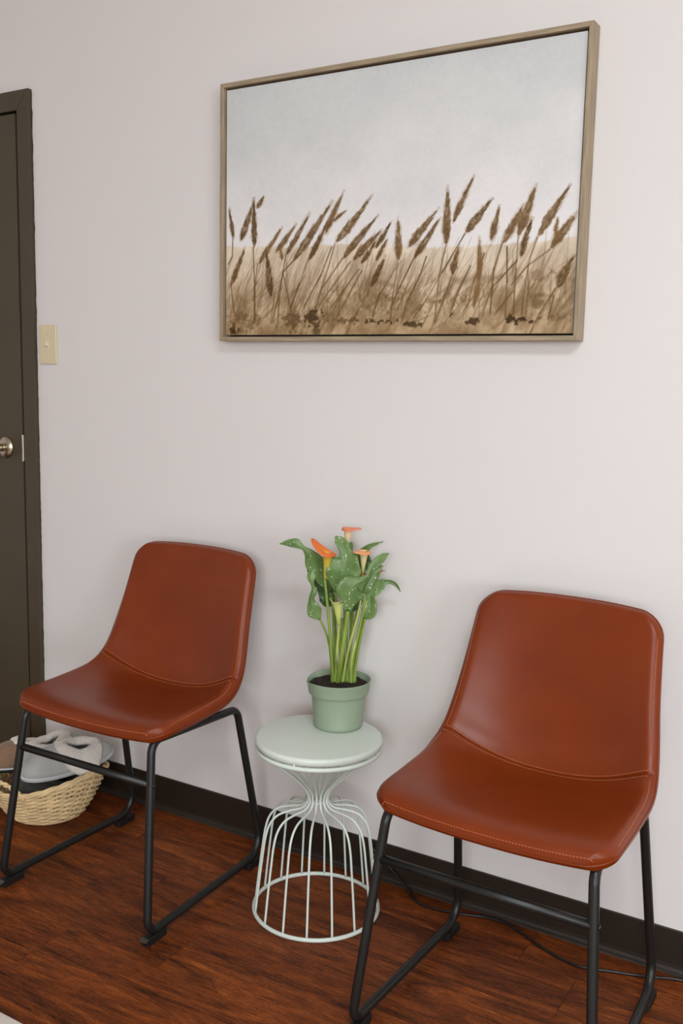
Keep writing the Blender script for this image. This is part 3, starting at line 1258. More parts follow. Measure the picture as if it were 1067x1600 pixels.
def build_chair(label, loc, rz):
    c = tag(empty('dining_chair', loc, rz), label, 'chair', 'leather chairs along the wall')
    seat = link_me('seat', SEAT_ME if SEAT_ME.users == 0 else SEAT_ME.copy(), None, c)
    back = link_me('backrest', BACK_ME if BACK_ME.users == 0 else BACK_ME.copy(), None, c)
    link('piping', *PIPE_S, M['leather'], seat)
    link('piping', *PIPE_B, M['leather'], back)
    link('seam_welt', *SEAM_WELT, M['leather'], back)
    so = link('stitching', *STITCH_S, M['stitch'], seat)
    so['kind'] = 'stuff'
    so = link('stitching', *STITCH_B, M['stitch'], back)
    so['kind'] = 'stuff'
    for sx in (-1, 1):
        P = [(sx * 0.235, -0.236, 0.0255), (sx * 0.200, -0.178, 0.4490), (sx * 0.200, 0.138, 0.4320), (sx * 0.222, 0.220, 0.0255)]
        fr = tube('leg_frame', fillet(P, [0.030, 0.032, 0.032, 0.050], True, 9), 0.0096, M['black_steel'], c, sides=14, closed=True)
        for (y0, y1, front) in ((-0.240, -0.178, True), (0.152, 0.214, False)):
            xm = sx * (0.2325 if front else 0.2235)
            pd = box('foot_pad', xm - 0.0105, xm + 0.0105, y0, y1, 0.0, 0.0185, M['rubber'], fr, bev=0.002)
            if front:
                cl = box('foot_clip', xm - 0.010, xm + 0.010, -0.011, 0.0, -0.0012, 0.0012, M['bright_metal'], fr, bev=0.0005)
                cl.location = (0, y0 + 0.001, 0.0185)
                cl.rotation_euler = (math.radians(24), 0, 0)
        zb = 0.353
        f = (zb - 0.0255) / (0.449 - 0.0255)
        xb, yb = sx * (0.235 + (0.200 - 0.235) * f), -0.236 + 0.058 * f
        s = lathe('screw', [(0, 0), (0.0052, 0), (0.0050, 0.0022), (0.003, 0.0034), (0, 0.0036)], M['black_steel'], fr, seg=16)
        s.location = (xb + sx * 0.0088, yb, zb)
        s.rotation_euler = (0, sx * math.radians(90), 0)
    tube('stretcher', [(-xb if sx > 0 else xb, yb, zb), (xb, yb, zb)], 0.0088, M['black_steel'], c, sides=14)
    for yy, zz in ((-0.10, 0.4335), (0.07, 0.4230)):
        tube('support_bar', [(-0.199, yy, zz + 0.011), (-0.12, yy, zz - 0.012), (0.12, yy, zz - 0.012), (0.199, yy, zz + 0.011)], 0.006, M['black_steel'], c, sides=8)
    return c


SEAT_ME = shell_mesh('seat', 0.0, SSEAM)
BACK_ME = shell_mesh('backrest', SSEAM, STOT)
SEAT_ME.materials.append(M['leather'])
BACK_ME.materials.append(M['leather'])
PIPE_S = tube_data(boundary_path(0.0, SSEAM), 0.0021, 6)
PIPE_B = tube_data(boundary_path(SSEAM, STOT), 0.0021, 6)


def seam_fn(ds):
    he = half_eff(SSEAM + ds, station(SSEAM + ds)[4]) - 0.004
    return lambda t: surf(-he + 2 * he * t, SSEAM + ds, 1, 0.0002)


def front_fn(t):
    he = half_eff(0.006, station(0.006)[4]) - 0.002
    x = -he + 2 * he * t
    s = 0.0042 + 0.0 * abs(x)
    return surf(x, s, 1, 0.0003)


def side_fn(sx, a, b_):
    def f(t):
        s = a + (b_ - a) * t
        he = half_eff(s, station(s)[4])
        return surf(sx * (he - 0.0040), s, 1, 0.0003)
    return f


SEAM_WELT = tube_data([seam_fn(0.0)(k / 60) for k in range(61)], 0.0016, 6)
STITCH_S = join_data([stitches(seam_fn(-0.0075), 0.47), stitches(front_fn, 0.36)] + [stitches(side_fn(sx, 0.05, SSEAM - 0.01), SSEAM - 0.06) for sx in (-1, 1)])
STITCH_B = join_data([stitches(seam_fn(0.0060), 0.47)] + [stitches(side_fn(sx, SSEAM + 0.01, STOT - 0.05), STOT - SSEAM - 0.06) for sx in (-1, 1)])

build_chair('cognac leather chair on black sled legs beside the wicker basket', (-1.620, -0.311, 0), 0.009)
build_chair('cognac leather chair on black sled legs over the black power cord', (-0.613, -0.321, 0), -0.013)

# ------------------------------------------------------------------ wire side table
TX, TY = -1.1555, -0.2040
tab = tag(empty('side_table', (TX, TY, 0)), 'pale mint hourglass wire side table between the two chairs', 'table')
top = []
R_, zt, zb, rb = 0.1500, 0.4300, 0.4130, 0.0075
top += [(0.0, zb), (R_ - 0.004, zb), (R_ - 0.0008, zb + 0.003)]
for k in range(7):
    a = math.pi / 2 * k / 6
    top.append((R_ - rb + rb * math.cos(a), zt - rb + rb * math.sin(a)))
top += [(0.0, zt)]
lathe('table_top', top, M['mint'], tab, seg=96)


def ring(name, r, z, rr, mat, parent, n=72, sides=10, flat=1.0):
    vs, fs = tube_data([(r * math.cos(2 * math.pi * k / n), r * math.sin(2 * math.pi * k / n), z) for k in range(n)], rr, sides, True)
    vs = [Vector((v.x, v.y, z + (v.z - z) * flat)) for v in vs]
    return link(name, vs, fs, mat, parent)


ring('top_ring', 0.1455, 0.4045, 0.0042, M['mint'], tab, flat=1.25)
ring('base_ring', 0.1490, 0.0050, 0.0046, M['mint'], tab, flat=1.08)
ring('waist_ring', 0.0200, 0.2700, 0.0022, M['mint'], tab, n=32)
wire_prof = [(0.1440, 0.4040), (0.1080, 0.3760), (0.0620, 0.3340), (0.0330, 0.3030), (0.0240, 0.2830), (0.0255, 0.2660), (0.0400, 0.2545), (0.0680, 0.2510), (0.0960, 0.2430), (0.1150, 0.2230), (0.1250, 0.1920), (0.1310, 0.1500), (0.1390, 0.0850), (0.1475, 0.0060)]
wp = catmull(wire_prof, 52)
wv, wf = tube_data([(r, 0, z) for r, z in wp], 0.0027, 8)
wire_me = bpy.data.meshes.new('wire')
wire_me.from_pydata([tuple(v) for v in wv], [], wf)
wire_me.materials.append(M['mint'])
wire_me.polygons.foreach_set('use_smooth', [True] * len(wire_me.polygons))
for k in range(16):
    o = bpy.data.objects.new('wire', wire_me)
    COL.objects.link(o)
    o.parent = tab
    o.rotation_euler = (0, 0, math.radians(22.5 * k + 1.9))
for k in range(4):
    a = math.radians(90 * k - 80)
    s = lathe('spacer', [(0, 0), (0.0032, 0), (0.0032, 0.006), (0, 0.006)], M['mint'], tab, seg=10)
    s.location = (0.1440 * math.cos(a), 0.1440 * math.sin(a), 0.4078)

# ------------------------------------------------------------------ potted calla lily
PX, PY, PZ = -1.1550, -0.1200, 0.4302
plant = tag(empty('potted_calla_lily', (PX, PY, PZ)), 'potted calla lily with orange and peach blooms on the mint side table', 'potted plant')
pot = [(0.0, 0.002), (0.046, 0.002), (0.050, 0.0), (0.0565, 0.0), (0.0585, 0.003), (0.0595, 0.010), (0.0585, 0.0115), (0.0655, 0.0800), (0.0662, 0.0815), (0.0715, 0.0835), (0.0725, 0.0860), (0.0760, 0.1130), (0.0772, 0.1150), (0.0768, 0.1165), (0.0755, 0.1165), (0.0745, 0.1145), (0.0715, 0.0900), (0.0640, 0.0800), (0.0560, 0.0060), (0.0, 0.0060)]
pv, pf = lathe_data(pot, 64)
# the rim is pressed out of round on one side
for i, v in enumerate(pv):
    if v.z > 0.08:
        a = math.atan2(v.y, v.x)
        dl = math.atan2(math.sin(a - math.radians(212)), math.cos(a - math.radians(212)))
        v.z -= 0.006 * math.exp(-(dl / 0.5) ** 2) * (v.z - 0.08) / 0.036
link('pot', pv, pf, M['pot'], plant)
# soil as a lumpy surface
sv, sf = [Vector((0, 0, 0.106))], []
NR, NS = 14, 48
for i in range(1, NR + 1):
    r = 0.0738 * i / NR
    for k in range(NS):
        a = 2 * math.pi * k / NS
        z = 0.1040 + RNG.uniform(-0.0028, 0.0030) - (0.004 if i == NR else 0)
        if i == NR:
            z = 0.1000
        sv.append(Vector((r * math.cos(a), r * math.sin(a), z)))
for k in range(NS):
    sf.append((0, 1 + k, 1 + (k + 1) % NS))
for i in range(NR - 1):
    for k in range(NS):
        a, c = 1 + i * NS, 1 + (i + 1) * NS
        sf.append((a + k, c + k, c + (k + 1) % NS, a + (k + 1) % NS))
so = link('soil', sv, sf, M['soil'], plant, smooth=False)
so['kind'] = 'stuff'

LEAVES = [('arching',[[-0.016,-0.0078,0.1258],
[-0.0269,0.0072,0.2348],
[-0.031,0.0048,0.2986],
[-0.0358,0.0019,0.3196]],0.00316,[([-0.0358,0.0019,0.3196],0.00211,10),
([-0.0384,-0.0112,0.3497],0.01828,10),
([-0.0467,-0.0279,0.3776],0.0232,15),
([-0.0563,-0.0452,0.4034],0.02179,15),
([-0.0664,-0.0571,0.4247],0.01054,30),
([-0.0741,-0.0616,0.4341],0.00703,40),
([-0.0875,-0.0696,0.4423],0.01195,20),
([-0.1063,-0.075,0.4438],0.00844,10),
([-0.1274,-0.0818,0.439],0.00035,0)]),
('twisted',[[-0.0182,-0.0108,0.1244],
[-0.023,-0.0137,0.1832],
[-0.0245,-0.0263,0.2212],
[-0.0291,-0.0406,0.2517],
[-0.034,-0.0435,0.2627]],0.00281,[([-0.034,-0.0435,0.2627],0.00281,0),
([-0.0415,-0.0538,0.2805],0.01687,10),
([-0.0454,-0.062,0.2971],0.01547,20),
([-0.0468,-0.0628,0.3161],0.00914,50),
([-0.0424,-0.0602,0.3342],0.00984,40),
([-0.0483,-0.0579,0.3496],0.00844,60),
([-0.0541,-0.0556,0.3657],0.01195,30),
([-0.0547,-0.0501,0.3768],0.00703,20),
([-0.0522,-0.0428,0.3838],0.00035,0)]),
('shaded',[[-0.0148,-0.0053,0.129],
[-0.0297,0.0172,0.2322],
[-0.0315,0.0162,0.2821],
[-0.0331,0.0152,0.2892]],0.00316,[([-0.0331,0.0152,0.2892],0.00211,0),
([-0.0423,0.0097,0.3067],0.01828,10),
([-0.0546,0.0023,0.3312],0.02039,20),
([-0.0699,-0.0067,0.3555],0.01687,20),
([-0.082,-0.014,0.3728],0.01054,20),
([-0.0845,-0.0155,0.3833],0.00035,0)]),
('shaded',[[-0.0108,-0.0021,0.136],
[-0.0302,0.0227,0.2309],
[-0.0357,0.0195,0.288]],0.00281,[([-0.0357,0.0195,0.288],0.00281,10),
([-0.0445,0.0084,0.2942],0.01406,15),
([-0.0536,0.003,0.3029],0.01265,15),
([-0.0597,-0.0007,0.3116],0.00633,10),
([-0.0628,-0.0025,0.3168],0.00035,0)]),
('broad',[[-0.0005,0.0014,0.1262],
[-0.0038,-0.0023,0.2227],
[-0.0066,-0.0156,0.3058],
[-0.0041,-0.0257,0.3303]],0.00351,[([-0.0041,-0.0257,0.3303],0.00281,0),
([0.0076,-0.0304,0.3548],0.02742,5),
([0.0162,-0.0311,0.3789],0.03937,0),
([0.0215,-0.0279,0.4013],0.03937,-5),
([0.0222,-0.0217,0.4148],0.02671,-5),
([0.017,-0.0189,0.4285],0.01406,-5),
([0.0084,-0.0183,0.4435],0.01406,0),
([-0.0031,-0.0193,0.4554],0.01054,5),
([-0.0111,-0.0206,0.4623],0.00035,0)]),
('front',[[-0.0031,-0.0071,0.1093],
[0.0177,-0.0302,0.1658],
[0.0264,-0.0309,0.2303],
[0.0338,-0.0322,0.2802],
[0.0345,-0.0318,0.2905]],0.00598,[([0.0345,-0.0318,0.2905],0.00773,0),
([0.0389,-0.035,0.3124],0.01687,0),
([0.0439,-0.0379,0.3355],0.03234,0),
([0.0498,-0.0343,0.3548],0.03023,-10),
([0.0598,-0.0226,0.3629],0.01476,-25),
([0.0707,-0.0044,0.3741],0.00703,-35),
([0.074,0.0092,0.3932],0.00914,-10),
([0.0848,0.0214,0.4097],0.01054,0),
([0.0923,0.0317,0.4182],0.00773,0),
([0.1002,0.0423,0.4251],0.00035,0)]),
('curled',[[0.0297,0.0177,0.1382],
[0.0385,0.0171,0.1968],
[0.048,0.017,0.2442],
[0.0547,0.0152,0.2659]],0.00351,[([0.0547,0.0152,0.2659],0.00422,0),
([0.0645,0.0152,0.282],0.01687,-10),
([0.0676,0.017,0.3013],0.01617,-15),
([0.0654,0.0157,0.3203],0.01336,-20),
([0.0732,0.0204,0.3378],0.01687,-10),
([0.0866,0.0283,0.3503],0.01336,0),
([0.0972,0.0347,0.3568],0.00703,20),
([0.1097,0.0421,0.3564],0.00527,30),
([0.1201,0.0483,0.3477],0.00351,20),
([0.1254,0.0573,0.3329],0.00035,0)]),
('rolled',[[0.0242,0.011,0.1175],
[0.0387,-0.0061,0.1775],
[0.0541,-0.0027,0.2633],
[0.0611,0.0015,0.3189],
[0.057,-0.0009,0.3326]],0.00316,[([0.057,-0.0009,0.3326],0.00492,20),
([0.0659,-0.0015,0.3476],0.01547,25),
([0.0717,0.0078,0.3657],0.01547,30),
([0.0767,0.0166,0.382],0.01054,30),
([0.0842,0.0269,0.3906],0.00703,20),
([0.089,0.0356,0.3946],0.00035,0)]),
('upright',[[0.015,0.0124,0.1298],
[0.0058,0.0325,0.1986],
[0.0028,0.0366,0.283],
[0.0036,0.0371,0.3185]],0.00351,[([0.0036,0.0371,0.3185],0.00703,0),
([0.0075,0.0394,0.3504],0.01687,5),
([0.0134,0.0429,0.3823],0.01828,10),
([0.0212,0.0476,0.4071],0.01547,15),
([0.0316,0.0479,0.425],0.00914,25),
([0.0477,0.0517,0.4367],0.00562,20),
([0.0743,0.0617,0.4472],0.00035,0)]),
('small',[[0.0096,0.011,0.1363],
[-0.0063,0.037,0.2316],
[-0.0104,0.0404,0.3657],
[-0.011,0.04,0.3975]],0.00246,[([-0.011,0.04,0.3975],0.00351,0),
([-0.0099,0.0407,0.4169],0.00773,0),
([-0.0063,0.0428,0.431],0.00773,0),
([-0.0029,0.0448,0.4413],0.00035,0)]),
('shaded',[[0.0172,0.012,0.1338],
[0.0118,0.0303,0.2358],
[0.0125,0.0307,0.2749]],0.00281,[([0.0125,0.0307,0.2749],0.00211,0),
([0.0182,0.0341,0.2892],0.01125,10),
([0.0218,0.0363,0.3035],0.01195,15),
([0.0227,0.0368,0.3176],0.00773,15),
([0.0219,0.0363,0.3282],0.00035,0)]),
('shaded',[[0.0142,0.0102,0.1338],
[0.0148,0.0321,0.2359],
[0.0304,0.0472,0.3696]],0.00246,[([0.0304,0.0472,0.3696],0.00281,0),
([0.031,0.0534,0.3933],0.01265,10),
([0.033,0.0546,0.4074],0.00844,10),
([0.034,0.0552,0.4162],0.00035,0)])]
FLOWERS = [('orange',[[-0.0138,-0.0117,0.1147],
[-0.008,-0.0338,0.1939],
[-0.0126,-0.0424,0.2824],
[-0.0195,-0.0466,0.3513],
[-0.0203,-0.047,0.3616]],0.00351,[-0.0203,-0.047,0.3616],
[-0.0123,-0.0481,0.425],0.01476,[-0.0537,-0.0553,0.4569]),
('peach',[[0.0038,0.0075,0.129],
[-0.0148,0.0377,0.2301],
[-0.0182,0.0415,0.3575],
[-0.0181,0.0416,0.4158]],0.00316,[-0.0181,0.0416,0.4158],
[-0.0135,0.0444,0.4732],0.01336,[0.0221,0.0481,0.4804]),
('cream',[[0.0065,0.0004,0.1116],
[0.0247,-0.0085,0.1899],
[0.0443,0.0031,0.285],
[0.0454,0.0154,0.342],
[0.0454,0.0154,0.3732]],0.00316,[0.0454,0.0154,0.3732],
[0.049,0.0118,0.4286],0.01265,[0.0401,-0.0226,0.4346]),
('bud',[[-0.0074,-0.0105,0.1423],
[0.0117,-0.0396,0.188],
[0.0177,-0.0418,0.259],
[0.0171,-0.0422,0.2573]],0.00316,[0.0171,-0.0422,0.2573],
[0.014,-0.0441,0.3072],0.01406,[-0.0004,-0.0584,0.323]),
('red',[[0.0237,0.0089,0.1101],
[0.0377,-0.0124,0.1754],
[0.0491,0.006,0.2607],
[0.0574,0.0226,0.3284],
[0.0382,0.0344,0.3517],
[0.0417,0.0249,0.3503]],0.00316,[0.0417,0.0249,0.3503],
[0.0416,0.0248,0.3705],0.01054,[0.0543,0.0324,0.3812]),
('flame',[[0.0262,0.0173,0.1305],
[0.0256,0.0327,0.191],
[0.0338,0.0435,0.2506],
[0.0517,0.0483,0.3229],
[0.056,0.0508,0.3441]],0.00281,[0.056,0.0508,0.3441],
[0.0685,0.0548,0.3759],0.00562,[0.0831,0.0554,0.373])]
EXTRA = [([[0.0019,0.0011,0.116],[0.0027,0.0016,0.1874],[0.0028,-0.0042,0.2629]],0.00281),([[0.0088,0.0052,0.1484],[0.0075,0.0161,0.1812],[0.004,0.0141,0.2061]],0.00141)]
CAMV = (Vector((0, -2.0492, 1.2623)) - Vector((PX, PY, PZ + 0.3))).normalized()
# growth data were laid out about the pot base; shift so that the soil points meet the soil
SHIFT = Vector((0.0, 0.008, 0.0))


def tv(p):
    return Vector(p) + SHIFT


def stem_path(pts, n=20):
    P = [list(tv(p)) for p in pts]
    base = P[0]
    P = [[base[0], base[1], min(base[2], 0.104) - 0.012]] + P
    return [Vector(p) for p in catmull(P, n)]


def leaf_mesh(blade, seed):
    rng = random.Random(seed)
    sp = catmull([list(tv(p)) + [w, tw] for p, w, tw in blade], 30)
    n = len(sp)
    cols = [-1, -0.72, -0.4, -0.12, 0, 0.12, 0.4, 0.72, 1]
    vs, fs = [], []
    ph = rng.uniform(0, 6.28)
    for i in range(n):
        p = Vector(sp[i][:3])
        t = Vector(sp[min(i + 1, n - 1)][:3]) - Vector(sp[max(i - 1, 0)][:3])
        t.normalize()
        wd = t.cross(CAMV)
        if wd.length < 1e-4:
            wd = Vector((1, 0, 0))
        wd.normalize()
        q = Quaternion(t, math.radians(sp[i][4]))
        wd = q @ wd
        nn = wd.cross(t).normalized()
        if nn.dot(CAMV) < 0:
            nn = -nn
        w = max(0.0004, sp[i][3])
        for u in cols:
            ruf = math.sin(i * 0.75 + ph + (1.7 if u > 0 else 0)) * 0.16 * w * abs(u) ** 2
            cup = -0.30 * w * (1 - abs(u) ** 1.4) * 1.0
            mid = -0.0010 if abs(u) < 0.05 else 0.0
            wob = 1 + 0.05 * math.sin(i * 0.9 + ph * 2 + u)
            vs.append(p + wd * (u * w * wob) + nn * (cup + ruf + mid + 0.10 * w))
    m_ = len(cols)
    for i in range(n - 1):
        for k in range(m_ - 1):
            fs.append((i * m_ + k, i * m_ + k + 1, (i + 1) * m_ + k + 1, (i + 1) * m_ + k))
    return vs, fs


def thicken(o, t=0.0007):
    md = o.modifiers.new('thickness', 'SOLIDIFY')
    md.thickness = t
    md.offset = 0
    return o


for i, (kind, pet, r, blade) in enumerate(LEAVES):
    vs, fs = leaf_mesh(blade, 40 + i)
    lf = thicken(link('leaf', vs, fs, M['leaf_shaded'] if kind == 'shaded' else M['leaf'], plant))
    n = 18
    tube('petiole', stem_path(pet, n), [r * (1.15 - 0.35 * k / (n - 1)) for k in range(n)], M['stem'], lf, sides=8)
for pts, r in EXTRA:
    tube('stem', stem_path(pts, 14), r, M['stem'], plant, sides=8)

PAL = {  # throat, tube, lip outside, lip inside
    'orange': ((150, 150, 60), (196, 170, 60), (226, 110, 28), (232, 86, 30)),
    'peach': ((190, 190, 110), (236, 208, 160), (226, 130, 96), (226, 112, 84)),
    'cream': ((178, 186, 96), (228, 206, 148), (222, 152, 98), (228, 150, 92)),
    'bud': ((150, 170, 70), (192, 200, 112), (206, 206, 130), (190, 196, 110)),
    'red': ((150, 140, 60), (200, 60, 40), (204, 44, 34), (206, 40, 34)),
    'flame': ((120, 150, 60), (130, 158, 66), (204, 96, 40), (206, 90, 40)),
}


def spathe(kind, base, mouth, mr, tip):
    base, mouth, tip = tv(base), tv(mouth), tv(tip)
    ax = mouth - base
    L = ax.length
    ax.normalize()
    tp = tip - mouth
    side = tp - ax * tp.dot(ax)
    reach = side.length
    side = side.normalized() if reach > 1e-5 else ax.orthogonal().normalized()
    other = ax.cross(side)
    tip_h = tp.dot(ax)
    nt_, na = 18, 40
    vs, cols, fs = [], [], []
    thr, tub, lipo, lipi = [np.array(lin(c)) for c in PAL[kind]]
    closed_bud = kind == 'flame'
    flare_k = {'orange': 0.95, 'peach': 0.80, 'cream': 0.72, 'bud': 0.28, 'red': 0.6}.get(kind, 0.1)
    for i in range(nt_ + 1):
        t = i / nt_ * 1.25
        for k in range(na + 1):
            a = -math.pi + 2 * math.pi * k / na
            tipw = math.exp(-(a / (1.25 if kind == 'orange' else 0.75)) ** 2)
            overlap = 0.92 + 0.12 * (k / na)
            if t <= 1.0:
                r = mr * (0.22 + 0.44 * t + 0.22 * t ** 3) if not closed_bud else mr * (0.25 + 0.9 * math.sin(min(1, t * 0.9) * math.pi * 0.62) * 0.75 - 0.25 * t * t)
                hgt = L * t
                rr = r * overlap
                p = base + ax * hgt + (side * math.cos(a) + other * math.sin(a)) * rr
            else:
                f = (t - 1.0) / 0.25
                r1 = mr * 0.88 if not closed_bud else mr * 0.55
                flare = mr * flare_k * f
                rr = (r1 + flare * (0.75 + 0.25 * math.cos(a))) * overlap
                hgt = L + (0.10 * L * f * (1 - f) if not closed_bud else 0.16 * L * f * (0.4 + 0.6 * math.cos(a)))
                droop = -0.45 * mr * f * f * (0.0 if kind == 'bud' else 1.0 if kind != 'orange' else 0.5 - 0.5 * math.cos(2 * a)) if not closed_bud else 0
                p = base + ax * (hgt + droop) + (side * math.cos(a) + other * math.sin(a)) * rr
                # one lip runs out into the pointed, turned-back tip
                ext = max(0.0, reach - rr)
                p = p + side * ext * tipw * f ** 1.4 + ax * tip_h * tipw * f
            vs.append(p)
            tt = min(1.0, t)
            if tt < 0.5:
                c = thr * (1 - tt / 0.5) + tub * (tt / 0.5)
            else:
                c = tub * 1.0
            if t > 0.86:
                g = min(1.0, (t - 0.86) / 0.22)
                c = c * (1 - g) + (lipo * (0.55 + 0.45 * math.cos(a)) + lipi * (0.45 - 0.45 * math.cos(a))) * g
            cols.append((*c, 1.0))
    w_ = na + 1
    for i in range(nt_):
        for k in range(na):
            fs.append((i * w_ + k, i * w_ + k + 1, (i + 1) * w_ + k + 1, (i + 1) * w_ + k))
    return vs, fs, cols


for i, (kind, st, r, base, mouth, mr, tip) in enumerate(FLOWERS):
    fl = tube('flower', stem_path(st, 24), [r * (1.1 - 0.25 * k / 23) for k in range(24)], M['stem_pale'] if kind in ('cream', 'bud', 'red') else M['stem'], plant, sides=8)
    vs, fs, cols = spathe(kind, base, mouth, mr, tip)
    sp_ = link('spathe', vs, fs, M['petal'], fl)
    at = sp_.data.color_attributes.new('print', 'FLOAT_COLOR', 'POINT')
    at.data.foreach_set('color', np.array(cols, np.float32).ravel())
    thicken(sp_, 0.0008)
    if kind != 'flame':
        b0, m0 = tv(base), tv(mouth)
        tube('spadix', [b0.lerp(m0, k) for k in (0.3, 0.6, 0.85, 0.95)], [0.003, 0.0034, 0.0028, 0.001], M['stem_pale'], fl, sides=8)

# ------------------------------------------------------------------ wicker basket
BX, BY = -2.088, -0.192
bas = tag(empty('wicker_basket', (BX, BY, 0)), 'natural wicker basket holding slippers on the floor by the door', 'basket')


def bwall(t, a):
    """basket side: t 0 at the base to 1 at the rim"""
    e = t ** 0.8
    rx = 0.104 + (0.176 - 0.104) * e
    ry = 0.098 + (0.160 - 0.098) * e
    hgt = 0.105 + 0.045 * math.cos(a) ** 2
    return Vector((rx * math.cos(a), ry * math.sin(a), 0.006 + (hgt - 0.006) * t))


NSTK = 26
NROW = 17
for i in range(NROW):
    path = []
    n = NSTK * 6
    for k in range(n):
        a = 2 * math.pi * k / n
        w = math.sin(NSTK / 2 * a + math.pi * (i % 2)) * 0.0044
        p = bwall(i / (NROW - 1) * 0.95, a)
        out = Vector((math.cos(a), math.sin(a), 0))
        path.append(p + out * w)
    rr = [0.0040 + 0.0004 * math.sin(k * 0.21 + i) for k in range(n)]
    vs, fs = tube_data(path, rr, 6, True)
    vs = [Vector((v.x, v.y, v.z)) for v in vs]
    link('weaving_strand', vs, fs, M['wicker'], bas)
for k in range(NSTK):
    a = 2 * math.pi * (k + 0.5) / NSTK
    tube('stake', [bwall(t, a) for t in (0.0, 0.2, 0.4, 0.6, 0.8, 1.0)], 0.0030, M['wicker'], bas, sides=6)
# rolled rim of two wrapped canes and a foot
for j in range(3):
    path = []
    for k in range(240):
        a = 2 * math.pi * k / 240
        p = bwall(1.0, a)
        out = Vector((math.cos(a), math.sin(a), 0))
        ph = a * 9 + j * 2 * math.pi / 3
        path.append(p + out * 0.0042 * math.cos(ph) + Vector((0, 0, 0.0042 * math.sin(ph))))
    tube('rim_cane', path, 0.0044, M['wicker'], bas, sides=6, closed=True)
path = [bwall(0.0, 2 * math.pi * k / 90) for k in range(90)]
tube('foot_cane', path, 0.0058, M['wicker'], bas, sides=6, closed=True)
bv = [Vector((0, 0, 0.005))] + [bwall(0, 2 * math.pi * k / 40) for k in range(40)]
bvv = [Vector((v.x, v.y, 0.007)) for v in bv]
bf = [(0, 1 + k, 1 + (k + 1) % 40) for k in range(40)]
thicken(link('base', bvv, bf, M['wicker'], bas, smooth=False), 0.004)
for sgn in (-1, 1):
    han = empty('handle')
    han.parent = bas
    for j in range(2):
        path = []
        for k in range(60):
            t = k / 59
            a = sgn * math.pi / 2 + (t - 0.5) * 0.86
            p = bwall(1.0, a)
            arch = math.sin(math.pi * t) ** 0.75
            out = Vector((math.cos(a), math.sin(a), 0))
            c = p + Vector((0, 0, -0.006 + 0.040 * arch)) + out * (0.004 * (1 - arch) + 0.001)
            ph = t * 24 + j * math.pi
            path.append(c + Vector((0, 0, 0.0034 * math.sin(ph))) + out * 0.0034 * math.cos(ph))
        tube('handle_cane', path, 0.0040, M['wicker'], han, sides=6)


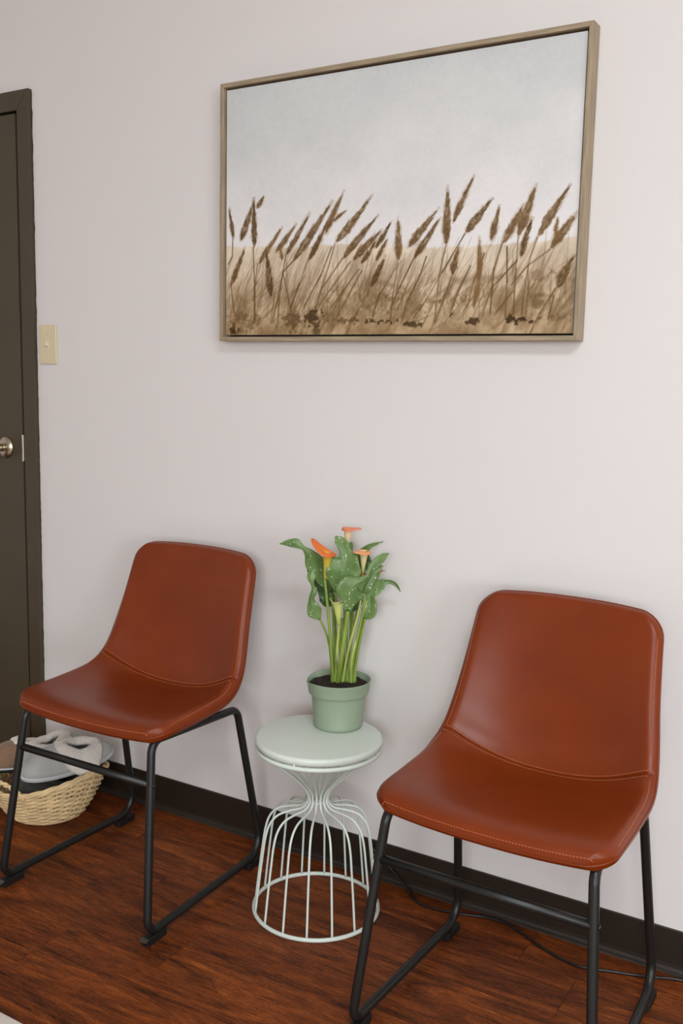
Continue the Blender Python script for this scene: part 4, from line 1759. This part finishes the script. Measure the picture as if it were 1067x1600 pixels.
# ------------------------------------------------------------------ slippers
def slipper(label, loc, rot, upper, sole, binding, L=0.262, W=0.100, H=0.060, cuff=0.020, flap=True, seed=1, lining='fleece'):
    s = tag(empty('slipper', loc), label, 'slipper', 'slippers in the basket')
    s.rotation_euler = rot

    def out(a):
        """sole outline, toe towards +x"""
        x = math.cos(a)
        wid = (W / 2) * (1.0 + 0.10 * x) * abs(math.sin(a)) ** 0.86
        return Vector((L / 2 * x, math.copysign(wid, math.sin(a)), 0))
    n = 72
    # sole slab with a rounded edge
    vs, fs = [], []
    prof = [(0.96, 0.0), (1.0, 0.003), (1.0, 0.011), (0.97, 0.014)]
    for f, z in prof:
        for k in range(n):
            p = out(2 * math.pi * k / n)
            vs.append(Vector((p.x * f, p.y * f, z)))
    for i in range(len(prof) - 1):
        for k in range(n):
            fs.append((i * n + k, i * n + (k + 1) % n, (i + 1) * n + (k + 1) % n, (i + 1) * n + k))
    fs.append(tuple(range(n - 1, -1, -1)))
    fs.append(tuple(range(3 * n, 4 * n)))
    link('sole', vs, fs, sole, s)
    tube('binding', [out(2 * math.pi * k / n) * 1.0 + Vector((0, 0, 0.0125)) for k in range(n)], 0.0030, binding, s, sides=6, closed=True)
    # upper: vamp dome over the toe, lower wall round the heel
    oc = Vector((-L * 0.125, 0, 0))

    def opening(a):
        return oc + Vector((L * 0.150 * math.cos(a), W * 0.27 * math.sin(a), 0))
    vs, fs = [], []
    nr = 9

    def rise(a):
        return H * (0.62 + 0.38 * max(0, math.cos(a)))
    for i in range(nr + 1):
        t = i / nr
        for k in range(n):
            a = 2 * math.pi * k / n
            p0, p1 = out(a) * 0.985, opening(a)
            p = p0.lerp(p1, t)
            z = 0.013 + rise(a) * math.sin(min(1, t * 1.15) * math.pi / 2) ** 0.8
            bulge = 0.07 * math.sin(math.pi * t) * max(0, math.cos(a) * 0.6 + 0.4)
            p = p0.lerp(p1, t - bulge)
            vs.append(Vector((p.x, p.y, z)))
    for i in range(nr):
        for k in range(n):
            fs.append((i * n + k, i * n + (k + 1) % n, (i + 1) * n + (k + 1) % n, (i + 1) * n + k))
    thicken(link('upper', vs, fs, upper, s), 0.004)
    # fleece: thick lumpy cuff round the opening and an insole
    rg = random.Random(seed)
    vs, fs = [], []
    ns = 12
    for k in range(n):
        a = 2 * math.pi * k / n
        c = opening(a)
        dirv = Vector((math.cos(a), 1.2 * math.sin(a), 0)).normalized()
        z0 = 0.013 + rise(a)
        for j in range(ns):
            b_ = 2 * math.pi * j / ns
            rad = cuff * (0.75 + 0.25 * abs(math.sin(a)) + rg.uniform(-0.05, 0.07))
            drop = 0.0
            o_ = math.cos(b_) * rad * 1.05 + cuff * 0.45
            zz = math.sin(b_) * rad * 0.62
            if flap and math.cos(b_) > 0 and abs(math.sin(a)) > 0.35:
                drop = -(abs(math.sin(a)) - 0.35) / 0.65 * math.cos(b_) * H * 0.85
                o_ += (abs(math.sin(a)) - 0.35) * 0.020 * math.cos(b_)
            vs.append(c + dirv * o_ + Vector((0, 0, z0 + zz + drop)))
    for k in range(n):
        for j in range(ns):
            fs.append((k * ns + j, ((k + 1) % n) * ns + j, ((k + 1) % n) * ns + (j + 1) % ns, k * ns + (j + 1) % ns))
    link('fleece_cuff' if lining == 'fleece' else 'collar', vs, fs, M[lining], s)
    vs = [Vector((oc.x * 0.6, 0, 0.020))] + [out(2 * math.pi * k / n) * 0.88 + Vector((0, 0, 0.018 + 0.002 * rg.random())) for k in range(n)]
    fs = [(0, 1 + k, 1 + (k + 1) % n) for k in range(n)]
    link('insole', vs, fs, M[lining], s)
    return s


R = math.radians
slipper('light grey suede slipper with cream fleece, topmost in the basket', (-1.996, -0.198, 0.158), (R(-14), R(6), R(-118)), M['suede_grey'], M['sole_grey'], M['sole_grey'], seed=2)
slipper('light grey slipper lying behind the topmost one, mostly fleece showing', (-2.090, -0.146, 0.140), (R(4), R(3), R(66)), M['suede_grey'], M['sole_grey'], M['sole_grey'], L=0.235, seed=3)
slipper('brown suede slipper with cream fleece in the basket', (-2.175, -0.212, 0.126), (R(-4), R(-5), R(-108)), M['suede_brown'], M['sole_dark'], M['sole_grey'], L=0.225, seed=4)
slipper('charcoal slipper under the topmost grey one', (-2.035, -0.220, 0.072), (R(-5), R(2), R(-128)), M['suede_dark'], M['sole_dark'], M['welt'], L=0.25, cuff=0.010, flap=False, H=0.045, seed=5, lining='suede_dark')
slipper('charcoal slipper at the bottom of the basket behind its mate', (-2.125, -0.175, 0.022), (0, 0, R(-60)), M['suede_dark'], M['sole_dark'], M['welt'], L=0.20, W=0.09, cuff=0.008, flap=False, H=0.035, seed=6, lining='suede_dark')

# ------------------------------------------------------------------ power cord
cp = [(-1.120, -0.0085, 0.085), (-1.050, -0.0095, 0.034), (-1.000, -0.022, 0.006), (-0.955, -0.058, 0.0034), (-0.876, -0.055, 0.0034), (-0.791, -0.028, 0.0034), (-0.726, -0.031, 0.0034), (-0.631, -0.076, 0.0034), (-0.551, -0.097, 0.0034), (-0.474, -0.075, 0.0034), (-0.411, -0.054, 0.0034), (-0.330, -0.024, 0.0034), (-0.15, -0.030, 0.0034), (0.3, -0.035, 0.0034), (0.9, -0.030, 0.0034)]
tag(tube('power_cord', catmull(cp, 130), 0.0032, M['cord'], sides=8), 'thin black power cord trailing along the floor under the baseboard', 'cord')

# ------------------------------------------------------------------ rug
bm = box_bm(-2.7, -0.25, -2.45, -0.8770, 0.0003, 0.0075, 0.003, 2)
tag(link_bm('rug', bm, M['rug']), 'cream rug with rust pattern, one edge in the near corner', 'rug')
